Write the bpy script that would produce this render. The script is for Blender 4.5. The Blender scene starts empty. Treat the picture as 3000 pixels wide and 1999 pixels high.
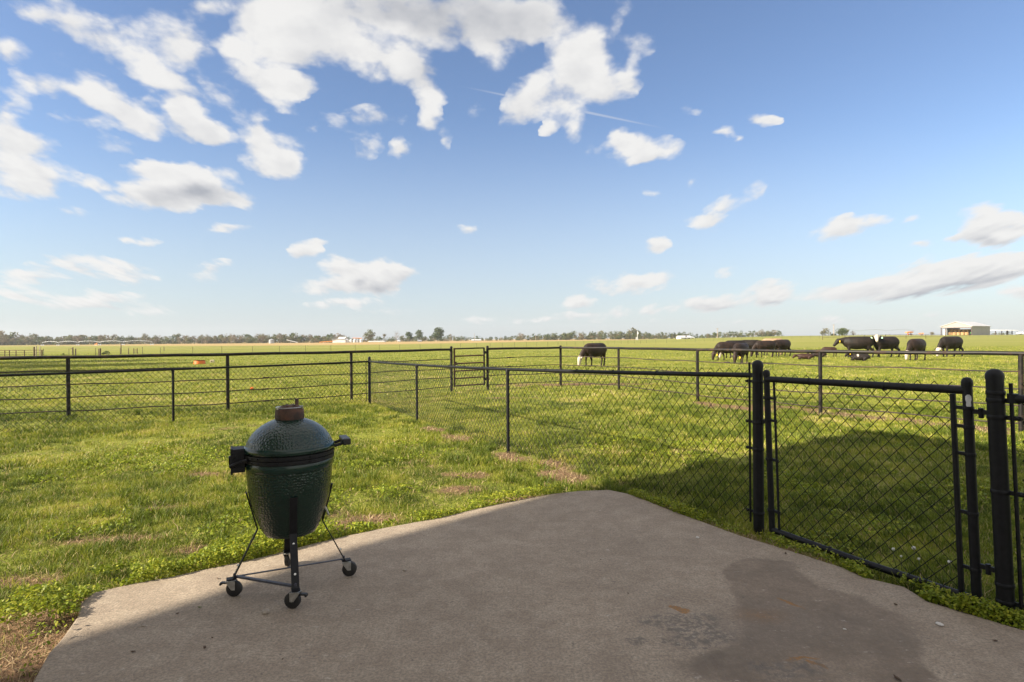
import bpy, bmesh, math, random
import numpy as np
from mathutils import Vector, Matrix
PI = math.pi
R_ = math.radians
random.seed(7)
rng = np.random.default_rng(11)
sc = bpy.context.scene
COL = sc.collection

# ------------------------------------------------------------------ camera
EYE = 1.5
FPX = 1703.0                       # focal length in pixels of the 3000 px wide photograph
ROLL = math.atan(0.0083)
PITCH = math.atan(5.5 / FPX)
cam_f = Vector((0, math.cos(PITCH), -math.sin(PITCH)))
cam_r = Vector((math.cos(ROLL), 0, -math.sin(ROLL)))
cam_u = cam_r.cross(cam_f).normalized()
cam_r = cam_f.cross(cam_u).normalized()
cd = bpy.data.cameras.new('camera')
cd.sensor_width = 36.0
cd.lens = FPX / 3000 * 36
cd.clip_start = 0.05
cd.clip_end = 20000
cam = bpy.data.objects.new('camera', cd)
COL.objects.link(cam)
M = Matrix((cam_r, cam_u, -cam_f)).transposed().to_4x4()
M.translation = (0, 0, EYE)
cam.matrix_world = M
sc.camera = cam

# ------------------------------------------------------------------ sun, sky, exposure
SUN_EL = R_(28.4)
SUN_AZ = math.atan2(-0.941, -0.338)            # towards the sun, measured from +Y to +X
to_sun = Vector((math.sin(SUN_AZ) * math.cos(SUN_EL), math.cos(SUN_AZ) * math.cos(SUN_EL), math.sin(SUN_EL)))
sd = bpy.data.lights.new('sun', 'SUN')
sd.energy = 5.0
sd.angle = R_(0.53)
sd.color = (1.0, 0.88, 0.70)
sun = bpy.data.objects.new('sun', sd)
COL.objects.link(sun)
sun.rotation_euler = to_sun.to_track_quat('Z', 'Y').to_euler()
sc.view_settings.view_transform = 'Standard'
sc.view_settings.look = 'None'
sc.view_settings.exposure = 1.3
sc.view_settings.gamma = 1.0
sc.view_settings.use_curve_mapping = False


def ray(x, y):
    """world direction through a pixel of the 3000x1999 photograph"""
    return cam_f + cam_r * ((x - 1500) / FPX) + cam_u * ((999.5 - y) / FPX)


SKY_STRENGTH = 0.05
world = bpy.data.worlds.new('World')
world.use_nodes = True
WN = world.node_tree.nodes
WL = world.node_tree.links
WN.clear()


def wn(kind, **kw):
    n = WN.new(kind)
    for k, v in kw.items():
        setattr(n, k, v)
    return n


def wmath(op, a, b=None, c=None, clamp=False):
    n = WN.new('ShaderNodeMath')
    n.operation = op
    n.use_clamp = clamp
    for i, v in enumerate((a, b, c)):
        if v is None:
            continue
        if isinstance(v, (int, float)):
            n.inputs[i].default_value = v
        else:
            WL.new(v, n.inputs[i])
    return n.outputs[0]


def wrange(v, a, b, c=0.0, d=1.0, mode='SMOOTHSTEP'):
    n = WN.new('ShaderNodeMapRange')
    n.interpolation_type = mode
    WL.new(v, n.inputs['Value'])
    for k, q in (('From Min', a), ('From Max', b), ('To Min', c), ('To Max', d)):
        n.inputs[k].default_value = q
    return n.outputs[0]


def wmix(f, a, b):
    n = WN.new('ShaderNodeMix')
    n.data_type = 'RGBA'
    for sock, v in ((n.inputs[0], f), (n.inputs[6], a), (n.inputs[7], b)):
        if isinstance(v, (int, float)):
            sock.default_value = v
        elif isinstance(v, tuple):
            sock.default_value = (*v, 1)
        else:
            WL.new(v, sock)
    return n.outputs[2]


# cloud lobes, as directions in the sky: left group then right group (pixel of a 2352 px wide half picture)
CLOUDS_L = [
    (1650, 85, 700, 200, 0, 1.0), (1780, 300, 240, 110, 10, .75), (1420, 210, 300, 130, 12, .75), (2180, 110, 320, 170, 5, .85),
    (1900, 350, 120, 80, 30, .55), (2230, 220, 150, 100, 30, .5), (1200, 60, 210, 110, 20, .65),
    (330, 80, 300, 105, 22, .52), (560, 240, 300, 90, 24, .46), (850, 140, 220, 90, 28, .5), (880, 240, 150, 65, 20, .6),
    (1080, 190, 100, 75, 30, .65), (150, 40, 140, 55, 15, .5),
    (290, 400, 270, 66, 20, .66), (520, 480, 230, 85, 28, .66), (760, 370, 160, 75, 22, .56), (440, 570, 120, 45, 20, .5), (690, 460, 80, 50, 0, .5),
    (890, 570, 190, 90, 30, 1.15), (835, 500, 90, 70, 30, .9), (970, 620, 100, 50, 15, .8),
    (1240, 700, 190, 115, 15, 1.25), (1150, 590, 130, 110, 20, .5), (1330, 740, 90, 55, 0, .7), (1190, 560, 70, 60, 0, .4),
    (830, 840, 290, 115, 6, 1.2), (740, 760, 170, 55, 2, .9), (820, 895, 370, 70, 3, .9), (1120, 920, 90, 55, 0, .7),
    (50, 480, 110, 150, 30, .85), (90, 640, 220, 85, 8, .9), (110, 780, 270, 110, 12, 1.0), (150, 870, 220, 55, 5, .6), (430, 830, 90, 40, 10, .4),
    (40, 220, 100, 60, 20, .8), (930, 25, 120, 60, 0, .9), (1260, 390, 150, 100, 20, 1.0), (1130, 300, 120, 120, 30, .6), (1380, 405, 80, 50, 20, .7),
    (1960, 440, 75, 70, 40, .7), (1985, 550, 50, 75, 0, .8), (1740, 530, 150, 55, 10, .55), (1680, 655, 80, 70, 30, .6), (1845, 670, 75, 60, 15, .8),
    (1470, 590, 50, 38, 0, .55), (2045, 640, 40, 55, 0, .6), (2180, 490, 60, 60, 0, .35), (1030, 400, 150, 70, 25, .4),
    (340, 970, 110, 45, 0, .35), (620, 130, 260, 70, 26, .34), (470, 340, 300, 80, 24, .36), (640, 560, 160, 60, 20, .34), (700, 300, 300, 120, 25, .30), (960, 470, 200, 60, 20, .3), (250, 560, 180, 60, 10, .34), (1290, 470, 160, 60, 20, .3), (1560, 560, 160, 40, 10, .25), (560, 660, 160, 40, 0, .3),
    (1580, 1250, 115, 85, 0, 1.1), (1740, 1265, 150, 92, 0, 1.2), (1850, 1250, 120, 55, 0, .9), (1610, 1320, 270, 42, 0, .9), (1580, 1390, 190, 28, 0, .7),
    (980, 1250, 140, 50, -12, .75), (1410, 1145, 95, 46, 0, .95), (1030, 1056, 150, 22, 0, .7), (1490, 1107, 60, 16, 0, .6), (2160, 1055, 50, 25, 10, .55),
    (340, 1180, 150, 40, 6, .6), (500, 1240, 270, 60, 8, .62), (130, 1265, 300, 55, -4, .65), (380, 1385, 180, 48, -4, .75), (560, 1380, 150, 42, 0, .7),
    (710, 1420, 130, 34, 0, .6), (80, 1350, 200, 50, 6, .6), (660, 1112, 80, 22, 8, .55), (560, 1098, 40, 18, 0, .5), (1780, 1425, 160, 26, 0, .45), (2240, 1470, 120, 24, 0, .5), (1860, 1370, 130, 26, 0, .4),
]
CLOUDS_R = [
    (300, 220, 130, 170, -10, .8), (410, 180, 130, 110, 0, .6), (260, 390, 250, 130, 5, .85), (60, 450, 95, 150, 20, .95), (420, 390, 140, 120, -10, .85),
    (565, 340, 55, 110, 10, .7), (590, 190, 80, 70, 0, .45), (215, 500, 150, 90, 10, .7), (270, 590, 60, 60, 0, .5), (155, 590, 40, 45, 0, .55), (500, 60, 60, 90, 0, .3),
    (120, 70, 220, 110, 0, .6), (30, 60, 240, 130, 0, .6),
    (480, 625, 80, 60, 0, .9), (570, 680, 240, 72, 3, 1.0), (590, 740, 130, 36, -14, .8),
    (1140, 555, 120, 32, 0, .75), (1220, 550, 60, 22, 0, .5), (970, 605, 55, 28, -8, .7), (1030, 628, 40, 22, -15, .6), (820, 515, 50, 30, 0, .35), (820, 832, 50, 20, -20, .5), (630, 895, 60, 22, 0, .35),
    (905, 1015, 125, 46, -5, 1.05), (1050, 890, 110, 55, -30, .38), (950, 950, 90, 40, -20, .4), (1540, 1045, 200, 38, -12, .75), (1520, 1005, 90, 26, -14, .55),
    (1820, 1005, 70, 42, -5, .6), (1425, 983, 30, 15, 0, .4), (1865, 1117, 75, 24, 0, .75), (2190, 1030, 150, 125, 0, 1.2), (2320, 1010, 90, 60, -15, .9), (2190, 1095, 180, 45, -3, .8), (2020, 1113, 60, 20, -8, .6),
    (670, 1130, 62, 42, 0, 1.05), (975, 1245, 60, 35, -20, .5),
    (2000, 1275, 560, 75, -9, 1.25), (1600, 1330, 320, 50, -8, 1.1), (2270, 1215, 220, 80, -9, 1.1), (1930, 1235, 160, 60, 0, .8),
    (540, 1290, 250, 62, 0, .8), (640, 1270, 130, 42, -8, .6), (1190, 1350, 145, 62, -8, 1.15), (930, 1388, 175, 42, -2, 1.0), (300, 1388, 90, 34, -6, .75), (490, 1432, 70, 32, 0, .8), (640, 1428, 85, 30, -8, .75),
    (230, 1460, 140, 28, -6, .6), (380, 1448, 70, 34, 0, .65), (740, 1420, 40, 34, 0, .55), (1055, 1470, 65, 20, 0, .6), (2340, 1335, 100, 62, 0, .9), (1460, 1472, 80, 20, 0, .5), (1930, 1445, 70, 18, 0, .45), (700, 1475, 150, 18, 0, .4), (100, 1475, 120, 18, 0, .45),
]
# thicker, greyer bodies and bases inside some of the clouds
GREYS = [(1900, 30, 560, 130, 4, .95), (2150, 120, 320, 130, 10, .8), (900, 890, 330, 55, 3, .8), (330, 110, 260, 80, 20, .35), (1740, 1330, 260, 40, 0, .5),
         (2352 + 1950, 1330, 520, 34, -9, .95), (2352 + 2180, 1110, 170, 28, 0, .5), (2352 + 950, 1410, 180, 24, 0, .55), (2352 + 1200, 1385, 130, 20, 0, .5), (1990, 330, 160, 110, 30, .6), (2352 + 70, 90, 220, 150, 0, .6),
         (1640, 1292, 60, 26, 0, .6), (560, 1410, 240, 24, 0, .4)]

tc = wn('ShaderNodeTexCoord')
sepd = wn('ShaderNodeSeparateXYZ')
WL.new(tc.outputs['Generated'], sepd.inputs[0])
ysafe = wmath('MAXIMUM', sepd.outputs[1], 0.02)
su = wmath('DIVIDE', sepd.outputs[0], ysafe)
sv = wmath('DIVIDE', sepd.outputs[2], ysafe)
P0 = wn('ShaderNodeCombineXYZ')
WL.new(su, P0.inputs[0])
WL.new(sv, P0.inputs[1])
# perspective of a cloud deck: finer texture towards the horizon
vv = wmath('ADD', wmath('MAXIMUM', sv, 0.0), 0.16)
qx = wmath('DIVIDE', su, wmath('POWER', vv, 0.75))
qy = wmath('MULTIPLY', wmath('LOGARITHM', vv, 2.718), 1.15)
Q = wn('ShaderNodeCombineXYZ')
WL.new(qx, Q.inputs[0])
WL.new(qy, Q.inputs[1])


def wnoise(vec, scale, detail, rough, dist=0.0):
    n = wn('ShaderNodeTexNoise')
    n.noise_dimensions = '3D'
    WL.new(vec, n.inputs['Vector'])
    n.inputs['Scale'].default_value = scale
    n.inputs['Detail'].default_value = detail
    n.inputs['Roughness'].default_value = rough
    n.inputs['Distortion'].default_value = dist
    return n


def voff(vec, off):
    n = wn('ShaderNodeVectorMath')
    n.operation = 'ADD'
    WL.new(vec, n.inputs[0])
    n.inputs[1].default_value = off
    return n.outputs[0]


# wobble the lobes so that their outlines are ragged
wob = wnoise(Q.outputs[0], 4.5, 4, 0.6)
wscale = wn('ShaderNodeVectorMath')
wscale.operation = 'SCALE'
wc = voff(wob.outputs['Color'], (-0.5, -0.5, -0.5))
wamp = wn('ShaderNodeVectorMath')
wamp.operation = 'MULTIPLY'
WL.new(wc, wamp.inputs[0])
wamp.inputs[1].default_value = (0.17, 0.12, 0)
WL.new(wamp.outputs[0], wscale.inputs[0])
WL.new(wmath('MINIMUM', vv, 0.55), wscale.inputs['Scale'])
padd = wn('ShaderNodeVectorMath')
padd.operation = 'ADD'
WL.new(P0.outputs[0], padd.inputs[0])
WL.new(wscale.outputs[0], padd.inputs[1])
PW = padd.outputs[0]


# the sky without clouds
sky = wn('ShaderNodeTexSky')
sky.sky_type = 'NISHITA'
sky.sun_disc = False
sky.sun_elevation = SUN_EL
sky.sun_rotation = SUN_AZ
sky.air_density = 1.0
sky.dust_density = 0.35
sky.ozone_density = 2.0
K = 0.41 / SKY_STRENGTH            # the picture is exposed one stop up
hsv = wn('ShaderNodeHueSaturation')
hsv.inputs['Hue'].default_value = 0.507
hsv.inputs['Saturation'].default_value = 1.04
hsv.inputs['Value'].default_value = 1.44
WL.new(sky.outputs[0], hsv.inputs['Color'])
veil = wmath('MULTIPLY', wrange(sv, -0.06, 0.40, 1.0, 0.0, 'SMOOTHSTEP'), 0.82)
skyc = wmix(veil, hsv.outputs[0], tuple(K * q for q in (0.575, 0.640, 0.735)))


def background(col):
    n = wn('ShaderNodeBackground')
    n.inputs['Strength'].default_value = SKY_STRENGTH
    WL.new(col, n.inputs['Color'])
    return n.outputs[0]


def mixsh(f, a, b):
    n = wn('ShaderNodeMixShader')
    WL.new(f, n.inputs[0])
    WL.new(a, n.inputs[1])
    WL.new(b, n.inputs[2])
    return n.outputs[0]


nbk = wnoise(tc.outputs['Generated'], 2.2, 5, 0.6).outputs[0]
plain = background(wmix(wrange(nbk, 0.36, 0.62, 0.15, 0.9), skyc, (1.24 * K, 1.14 * K, 1.01 * K)))  # unseen sky: bright warm cloud veil added to lift the ambient light
clear = background(skyc)
ground_glow = background(wmix(0.0, (0.14 * K, 0.13 * K, 0.06 * K), (0, 0, 0)))


def billow(vec, scale, octaves):
    """rounded heads of cumulus: inverted cell distance, in several sizes"""
    vo = wn('ShaderNodeTexVoronoi')
    vo.feature = 'F1'
    vo.voronoi_dimensions = '2D'
    vo.normalize = True
    WL.new(vec, vo.inputs['Vector'])
    vo.inputs['Scale'].default_value = scale
    vo.inputs['Detail'].default_value = octaves
    vo.inputs['Roughness'].default_value = 0.55
    return wmath('SUBTRACT', 1.0, vo.outputs['Distance'])


def cloud_noise(vec, fine):
    a = wnoise(vec, 5.0, 8 if fine else 4, 0.60).outputs[0]
    jog = wn('ShaderNodeVectorMath')
    jog.operation = 'SCALE'
    WL.new(wc, jog.inputs[0])
    jog.inputs['Scale'].default_value = 0.10
    add = wn('ShaderNodeVectorMath')
    add.operation = 'ADD'
    WL.new(vec, add.inputs[0])
    WL.new(jog.outputs[0], add.inputs[1])
    b = billow(add.outputs[0], 7.5, 3.0 if fine else 1.5)
    return wmath('MULTIPLY_ADD', a, 0.62, wmath('MULTIPLY', wmath('SUBTRACT', b, 0.18), 0.38))


n1 = cloud_noise(Q.outputs[0], True)
n2 = cloud_noise(voff(Q.outputs[0], (-0.035, 0.045, 0)), False)
d = ray(1650, 315)
TRAIL = (d.x / d.y, d.z / d.y, math.atan2(-(386 - 248), 1934 - 1320) + ROLL)


def to_uv(lobes, off=0):
    out = []
    for (lx, ly, rx, ry, ang, w) in lobes:
        d = ray((lx + off) * 0.6378, ly * 0.6378)
        out.append((d.x / d.y, d.z / d.y, rx * 0.6378 / FPX * 1.12, ry * 0.6378 / FPX * 1.12, R_(-ang) + ROLL, w))
    return out


ALL = to_uv(CLOUDS_L) + to_uv(CLOUDS_R, 2352)
GRE = to_uv(GREYS)


def lobe_sum(lobes, vec, box, high=False):
    acc = None
    for (u, v, rx, ry, ang, w) in lobes:
        ex = math.hypot(rx * math.cos(ang), ry * math.sin(ang)) + 0.07
        ey = math.hypot(rx * math.sin(ang), ry * math.cos(ang)) + 0.05
        if u + ex < box[0] or u - ex > box[1] or v + ey < box[2] or v - ey > box[3]:
            continue
        mp = wn('ShaderNodeMapping')
        mp.vector_type = 'TEXTURE'
        mp.inputs['Location'].default_value = (u + 1e-6 * TILE_NO, v, 0)     # differs per patch, so that no patch waits for another's lobes
        mp.inputs['Rotation'].default_value = (0, 0, ang)
        mp.inputs['Scale'].default_value = (rx, ry, 1)
        WL.new(vec, mp.inputs['Vector'])
        g = wn('ShaderNodeTexGradient')
        g.gradient_type = 'SPHERICAL'
        WL.new(mp.outputs[0], g.inputs[0])
        gw = wmath('MULTIPLY', g.outputs['Fac'], w)
        if not high:
            acc = gw if acc is None else wmath('ADD', gw, acc)
            continue
        lift = voff(mp.outputs[0], (0, 0, 1))          # (x, y, 1) of the lobe, summed in one chain
        vm = wn('ShaderNodeVectorMath')
        vm.operation = 'SCALE'
        WL.new(lift, vm.inputs[0])
        WL.new(gw, vm.inputs['Scale'])
        if acc is None:
            acc = vm.outputs[0]
            continue
        va = wn('ShaderNodeVectorMath')
        va.operation = 'ADD'
        WL.new(acc, va.inputs[0])
        WL.new(vm.outputs[0], va.inputs[1])
        acc = va.outputs[0]
    if not high:
        return acc
    if acc is None:
        return None, None
    sp = wn('ShaderNodeSeparateXYZ')
    WL.new(acc, sp.inputs[0])
    return sp.outputs[2], sp.outputs[1]


TILE_NO = 0


def tile(box):
    """one patch of sky with only the clouds that reach into it (a node group of its own)"""
    global WN, WL, TILE_NO
    TILE_NO += 1
    keep = (WN, WL)
    gt = bpy.data.node_groups.new('sky_patch', 'ShaderNodeTree')
    for nm, kind in (('PW', 'NodeSocketVector'), ('P0', 'NodeSocketVector'), ('n1', 'NodeSocketFloat'), ('n2', 'NodeSocketFloat'), ('sky', 'NodeSocketColor')):
        gt.interface.new_socket(nm, in_out='INPUT', socket_type=kind)
    gt.interface.new_socket('out', in_out='OUTPUT', socket_type='NodeSocketShader')
    WN, WL = gt.nodes, gt.links
    gi = wn('NodeGroupInput').outputs
    res = tile_body(box, gi[0], gi[1], gi[2], gi[3], gi[4])
    if res is None:
        WN, WL = keep
        return clear
    WL.new(res, wn('NodeGroupOutput').inputs[0])
    WN, WL = keep
    gn = wn('ShaderNodeGroup')
    gn.node_tree = gt
    for i, v in enumerate((PW, P0.outputs[0], n1, n2, skyc)):
        WL.new(v, gn.inputs[i])
    return gn.outputs[0]


def tile_body(box, PW, P0v, n1, n2, skyc):
    fld, hgt = lobe_sum(ALL, PW, box, True)
    if fld is None:
        return None
    has = wrange(fld, 0.0, 0.12)
    dens = wmath('MULTIPLY_ADD', wmath('MULTIPLY', wmath('SUBTRACT', n1, 0.50), 3.3), has, fld)
    alpha = wmath('MULTIPLY', wrange(dens, 0.10, 0.72), 0.97)
    top = wmath('DIVIDE', hgt, wmath('ADD', fld, 0.15))
    lit = wmath('MULTIPLY_ADD', wmath('SUBTRACT', n1, n2), 1.25, wmath('MULTIPLY_ADD', top, 0.30, 0.94))
    lit = wmath('SUBTRACT', lit, wrange(dens, 0.8, 2.0, 0.0, 0.12), clamp=True)
    gr = lobe_sum(GRE, PW, box)
    if gr is not None:
        grey = wmath('MULTIPLY', wrange(gr, 0.0, 0.8), wrange(n2, 0.25, 0.75, 0.6, 1.0))
        lit = wmath('MULTIPLY_ADD', grey, -0.62, lit, clamp=True)
    ccol = wmix(lit, (0.36 * K, 0.385 * K, 0.44 * K), (0.89 * K, 0.88 * K, 0.865 * K))
    if box[0] < TRAIL[0] < box[1] or (box[0] < TRAIL[0] + 0.18 and box[1] > TRAIL[0] - 0.18):
        if box[2] < TRAIL[1] + 0.05 and box[3] > TRAIL[1] - 0.05:
            mp = wn('ShaderNodeMapping')
            mp.vector_type = 'TEXTURE'
            mp.inputs['Location'].default_value = (TRAIL[0], TRAIL[1], 0)
            mp.inputs['Rotation'].default_value = (0, 0, TRAIL[2])
            mp.inputs['Scale'].default_value = (330 / FPX, 5.5 / FPX, 1)
            WL.new(P0v, mp.inputs['Vector'])
            g = wn('ShaderNodeTexGradient')
            g.gradient_type = 'SPHERICAL'
            WL.new(mp.outputs[0], g.inputs[0])
            alpha = wmath('MAXIMUM', alpha, wmath('MULTIPLY', wrange(g.outputs['Fac'], 0.0, 0.6), 0.3))
    return background(wmix(alpha, skyc, ccol))


UB = [-9, -0.62, -0.4, -0.18, 0.02, 0.25, 0.55, 9]
VB = [-9, 0.10, 0.21, 0.34, 0.46, 9]
rows = None
for j in range(len(VB) - 2, -1, -1):
    r = None
    for i in range(len(UB) - 2, -1, -1):
        t = tile((max(UB[i], -1.2), min(UB[i + 1], 1.2), max(VB[j], -0.1), min(VB[j + 1], 0.85)))
        r = t if r is None else mixsh(wmath('GREATER_THAN', su, UB[i + 1]), t, r)
    rows = r if rows is None else mixsh(wmath('GREATER_THAN', sv, VB[j + 1]), r, rows)
inside = wmath('MULTIPLY', wmath('MULTIPLY', wmath('GREATER_THAN', sepd.outputs[1], 0.05), wmath('GREATER_THAN', sv, -0.05)),
               wmath('MULTIPLY', wmath('LESS_THAN', sv, 0.85), wmath('LESS_THAN', wmath('ABSOLUTE', su), 1.25)))
wo = wn('ShaderNodeOutputWorld')
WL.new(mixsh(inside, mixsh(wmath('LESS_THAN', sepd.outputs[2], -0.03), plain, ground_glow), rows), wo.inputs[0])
sc.world = world

# ------------------------------------------------------------------ helpers
def tag(o, label=None, cat=None, group=None, kind=None):
    if label:
        o['label'] = label
    if cat:
        o['category'] = cat
    if group:
        o['group'] = group
    if kind:
        o['kind'] = kind
    return o


def thing(name, loc, label, cat, group=None, rz=0.0):
    o = bpy.data.objects.new(name, None)
    o.empty_display_size = 0.2
    COL.objects.link(o)
    o.location = loc
    o.rotation_euler = (0, 0, rz)
    return tag(o, label, cat, group)


def dup(root, name=None):
    c = root.copy()
    COL.objects.link(c)
    for ch in root.children:
        d = ch.copy()
        COL.objects.link(d)
        d.parent = c
        for g in ch.children:
            e = g.copy()
            COL.objects.link(e)
            e.parent = d
    return c


class MB:
    """collects shapes and links them as one mesh object"""

    def __init__(self):
        self.v, self.f, self.mi = [], [], []
        self.m = 0

    def add(self, vs, fs):
        k = len(self.v)
        self.v += [tuple(p) for p in vs]
        self.f += [tuple(i + k for i in f) for f in fs]
        self.mi += [self.m] * len(fs)

    def box(self, c, s, rz=0.0, ax=None):
        cx, cy, cz = c
        hx, hy, hz = s[0] / 2, s[1] / 2, s[2] / 2
        vs = []
        for dz in (-hz, hz):
            for dx, dy in ((-hx, -hy), (hx, -hy), (hx, hy), (-hx, hy)):
                if ax is not None:
                    p = ax @ Vector((dx, dy, dz))
                    vs.append((cx + p.x, cy + p.y, cz + p.z))
                else:
                    vs.append((cx + dx * math.cos(rz) - dy * math.sin(rz), cy + dx * math.sin(rz) + dy * math.cos(rz), cz + dz))
        self.add(vs, [(0, 3, 2, 1), (4, 5, 6, 7), (0, 1, 5, 4), (1, 2, 6, 5), (2, 3, 7, 6), (3, 0, 4, 7)])

    def tube(self, pts, r, n=10, cap=True):
        pts = [Vector(p) for p in pts]
        rr = r if isinstance(r, (list, tuple)) else [r] * len(pts)
        vs, fs = [], []
        prev = None
        for i, p in enumerate(pts):
            a = pts[max(i - 1, 0)]
            b = pts[min(i + 1, len(pts) - 1)]
            t = (b - a).normalized()
            if prev is None:
                up = Vector((0, 0, 1)) if abs(t.z) < 0.9 else Vector((1, 0, 0))
            else:
                up = prev
            s = t.cross(up).normalized()
            u = s.cross(t).normalized()
            prev = u
            for k in range(n):
                q = 2 * PI * k / n
                w = p + (s * math.cos(q) + u * math.sin(q)) * rr[i]
                vs.append(w)
        for i in range(len(pts) - 1):
            for k in range(n):
                k2 = (k + 1) % n
                fs.append((i * n + k, i * n + k2, (i + 1) * n + k2, (i + 1) * n + k))
        if cap:
            fs.append(tuple(range(n))[::-1])
            fs.append(tuple((len(pts) - 1) * n + k for k in range(n)))
        self.add(vs, fs)

    def lathe(self, prof, n=32, c=(0, 0, 0), closed=True):
        """prof: (radius, z) pairs; closed caps both ends"""
        vs, fs = [], []
        for r, z in prof:
            for k in range(n):
                q = 2 * PI * k / n
                vs.append((c[0] + r * math.cos(q), c[1] + r * math.sin(q), c[2] + z))
        for i in range(len(prof) - 1):
            for k in range(n):
                k2 = (k + 1) % n
                fs.append((i * n + k, i * n + k2, (i + 1) * n + k2, (i + 1) * n + k))
        if closed:
            fs.append(tuple(range(n))[::-1])
            fs.append(tuple((len(prof) - 1) * n + k for k in range(n)))
        self.add(vs, fs)

    def prism(self, poly, z0, z1):
        n = len(poly)
        vs = [(x, y, z0) for x, y in poly] + [(x, y, z1) for x, y in poly]
        fs = [tuple(range(n))[::-1], tuple(range(n, 2 * n))]
        for k in range(n):
            fs.append((k, (k + 1) % n, n + (k + 1) % n, n + k))
        self.add(vs, fs)

    def build(self, name, mats, parent=None, smooth=False, bevel=0.0, angle=40):
        me = bpy.data.meshes.new(name)
        me.from_pydata(self.v, [], self.f)
        if not isinstance(mats, (list, tuple)):
            mats = [mats]
        for m in mats:
            me.materials.append(m)
        if len(mats) > 1:
            me.polygons.foreach_set('material_index', self.mi)
        o = bpy.data.objects.new(name, me)
        COL.objects.link(o)
        if parent is not None:
            o.parent = parent
        if smooth:
            me.polygons.foreach_set('use_smooth', [True] * len(me.polygons))
            try:
                me.set_sharp_from_angle(angle=R_(angle))
            except Exception:
                pass
        if bevel:
            b = o.modifiers.new('bevel', 'BEVEL')
            b.width = bevel
            b.segments = 2
            b.limit_method = 'ANGLE'
        return o


def fast_mesh(name, verts, quads=None, tris=None, mats=(), attrs=None, smooth=False):
    me = bpy.data.meshes.new(name)
    nq = 0 if quads is None else len(quads)
    nt = 0 if tris is None else len(tris)
    me.vertices.add(len(verts))
    me.vertices.foreach_set('co', np.asarray(verts, dtype=np.float32).ravel())
    idx = []
    if nq:
        idx.append(np.asarray(quads, dtype=np.int32).ravel())
    if nt:
        idx.append(np.asarray(tris, dtype=np.int32).ravel())
    idx = np.concatenate(idx)
    me.loops.add(len(idx))
    me.loops.foreach_set('vertex_index', idx)
    me.polygons.add(nq + nt)
    start = np.concatenate([np.arange(nq) * 4, nq * 4 + np.arange(nt) * 3]).astype(np.int32)
    me.polygons.foreach_set('loop_start', start)
    me.polygons.foreach_set('loop_total', np.concatenate([np.full(nq, 4), np.full(nt, 3)]).astype(np.int32))
    if smooth:
        me.polygons.foreach_set('use_smooth', np.ones(nq + nt, dtype=bool))
    for m in mats:
        me.materials.append(m)
    me.update(calc_edges=True)
    for k, v in (attrs or {}).items():
        a = me.attributes.new(k, 'FLOAT', 'POINT')
        a.data.foreach_set('value', np.asarray(v, dtype=np.float32))
    me.validate()
    return me


def link(name, me, parent=None):
    o = bpy.data.objects.new(name, me)
    COL.objects.link(o)
    if parent is not None:
        o.parent = parent
    return o


def vnoise(x, y, seed=0):
    x = np.asarray(x, dtype=np.float64)
    y = np.asarray(y, dtype=np.float64)
    xi = np.floor(x)
    yi = np.floor(y)
    fx = x - xi
    fy = y - yi
    fx = fx * fx * (3 - 2 * fx)
    fy = fy * fy * (3 - 2 * fy)

    def h(a, b):
        s = np.sin(a * 127.1 + b * 311.7 + seed * 74.7) * 43758.5453
        return s - np.floor(s)
    return (h(xi, yi) * (1 - fx) + h(xi + 1, yi) * fx) * (1 - fy) + (h(xi, yi + 1) * (1 - fx) + h(xi + 1, yi + 1) * fx) * fy


def fbm(x, y, seed=0, o=3):
    t = 0
    a = 0.5
    for k in range(o):
        t = t + a * vnoise(x * 2 ** k, y * 2 ** k, seed + k)
        a *= 0.5
    return t / (1 - 0.5 ** o)


def sstep(a, b, x):
    t = np.clip((np.asarray(x, dtype=np.float64) - a) / (b - a), 0, 1)
    return t * t * (3 - 2 * t)


# the lie of the land: flat lawn, a slow swell on the right far off
def terrain(X, Y):
    X = np.asarray(X, dtype=np.float64)
    Y = np.asarray(Y, dtype=np.float64)
    u = np.clip(X / np.maximum(Y, 1.0), -1.2, 1.2)
    rise = 0.55 * sstep(-0.35, 0.15, u) + 1.4 * sstep(0.2, 0.5, u) - 0.30 * sstep(0.62, 0.78, u)
    far = sstep(75, 270, Y)
    near = (fbm(X * 1.3, Y * 1.3, 3) - 0.5) * 0.035
    return rise * far + np.where(Y < 60, near, near * 0.3) - 0.045


def G(x, y, lift=0.0):
    """where the ray through a pixel of the photograph meets the land"""
    d = ray(x, y)
    if d.z < -1e-4:
        t = EYE / -d.z
    else:
        t = 400.0
    t = min(t, 450.0)
    for _ in range(40):
        X, Y = d.x * t, d.y * t
        zt = float(terrain(X, Y)) if Y > 20 else 0.0
        t2 = (EYE - zt) / max(-d.z, 1e-4)
        if d.z > -1e-4:
            break
        t = 0.5 * t + 0.5 * min(t2, 450.0)
    return Vector((d.x * t, d.y * t, (float(terrain(d.x * t, d.y * t)) if d.y * t > 20 else 0.0) + lift))


def at(x, Y, z=None):
    """world X (and ground height) at depth Y below pixel column x near the horizon"""
    d = ray(x, 994 - 0.0083 * (x - 1500))
    X = d.x / d.y * Y
    return Vector((X, Y, float(terrain(X, Y)) if z is None else z))


def px(n, Y):
    return n * Y / FPX


# ------------------------------------------------------------------ materials
def new_mat(name):
    m = bpy.data.materials.new(name)
    m.use_nodes = True
    nt = m.node_tree
    return m, nt.nodes, nt.links, nt.nodes['Principled BSDF']


def ramp(n, l, fac, stops):
    r = n.new('ShaderNodeValToRGB')
    e = r.color_ramp.elements
    while len(e) < len(stops):
        e.new(0.5)
    for k, (p, c) in enumerate(stops):
        e[k].position = p
        e[k].color = (*c, 1)
    if fac is not None:
        l.new(fac, r.inputs[0])
    return r.outputs[0]


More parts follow.
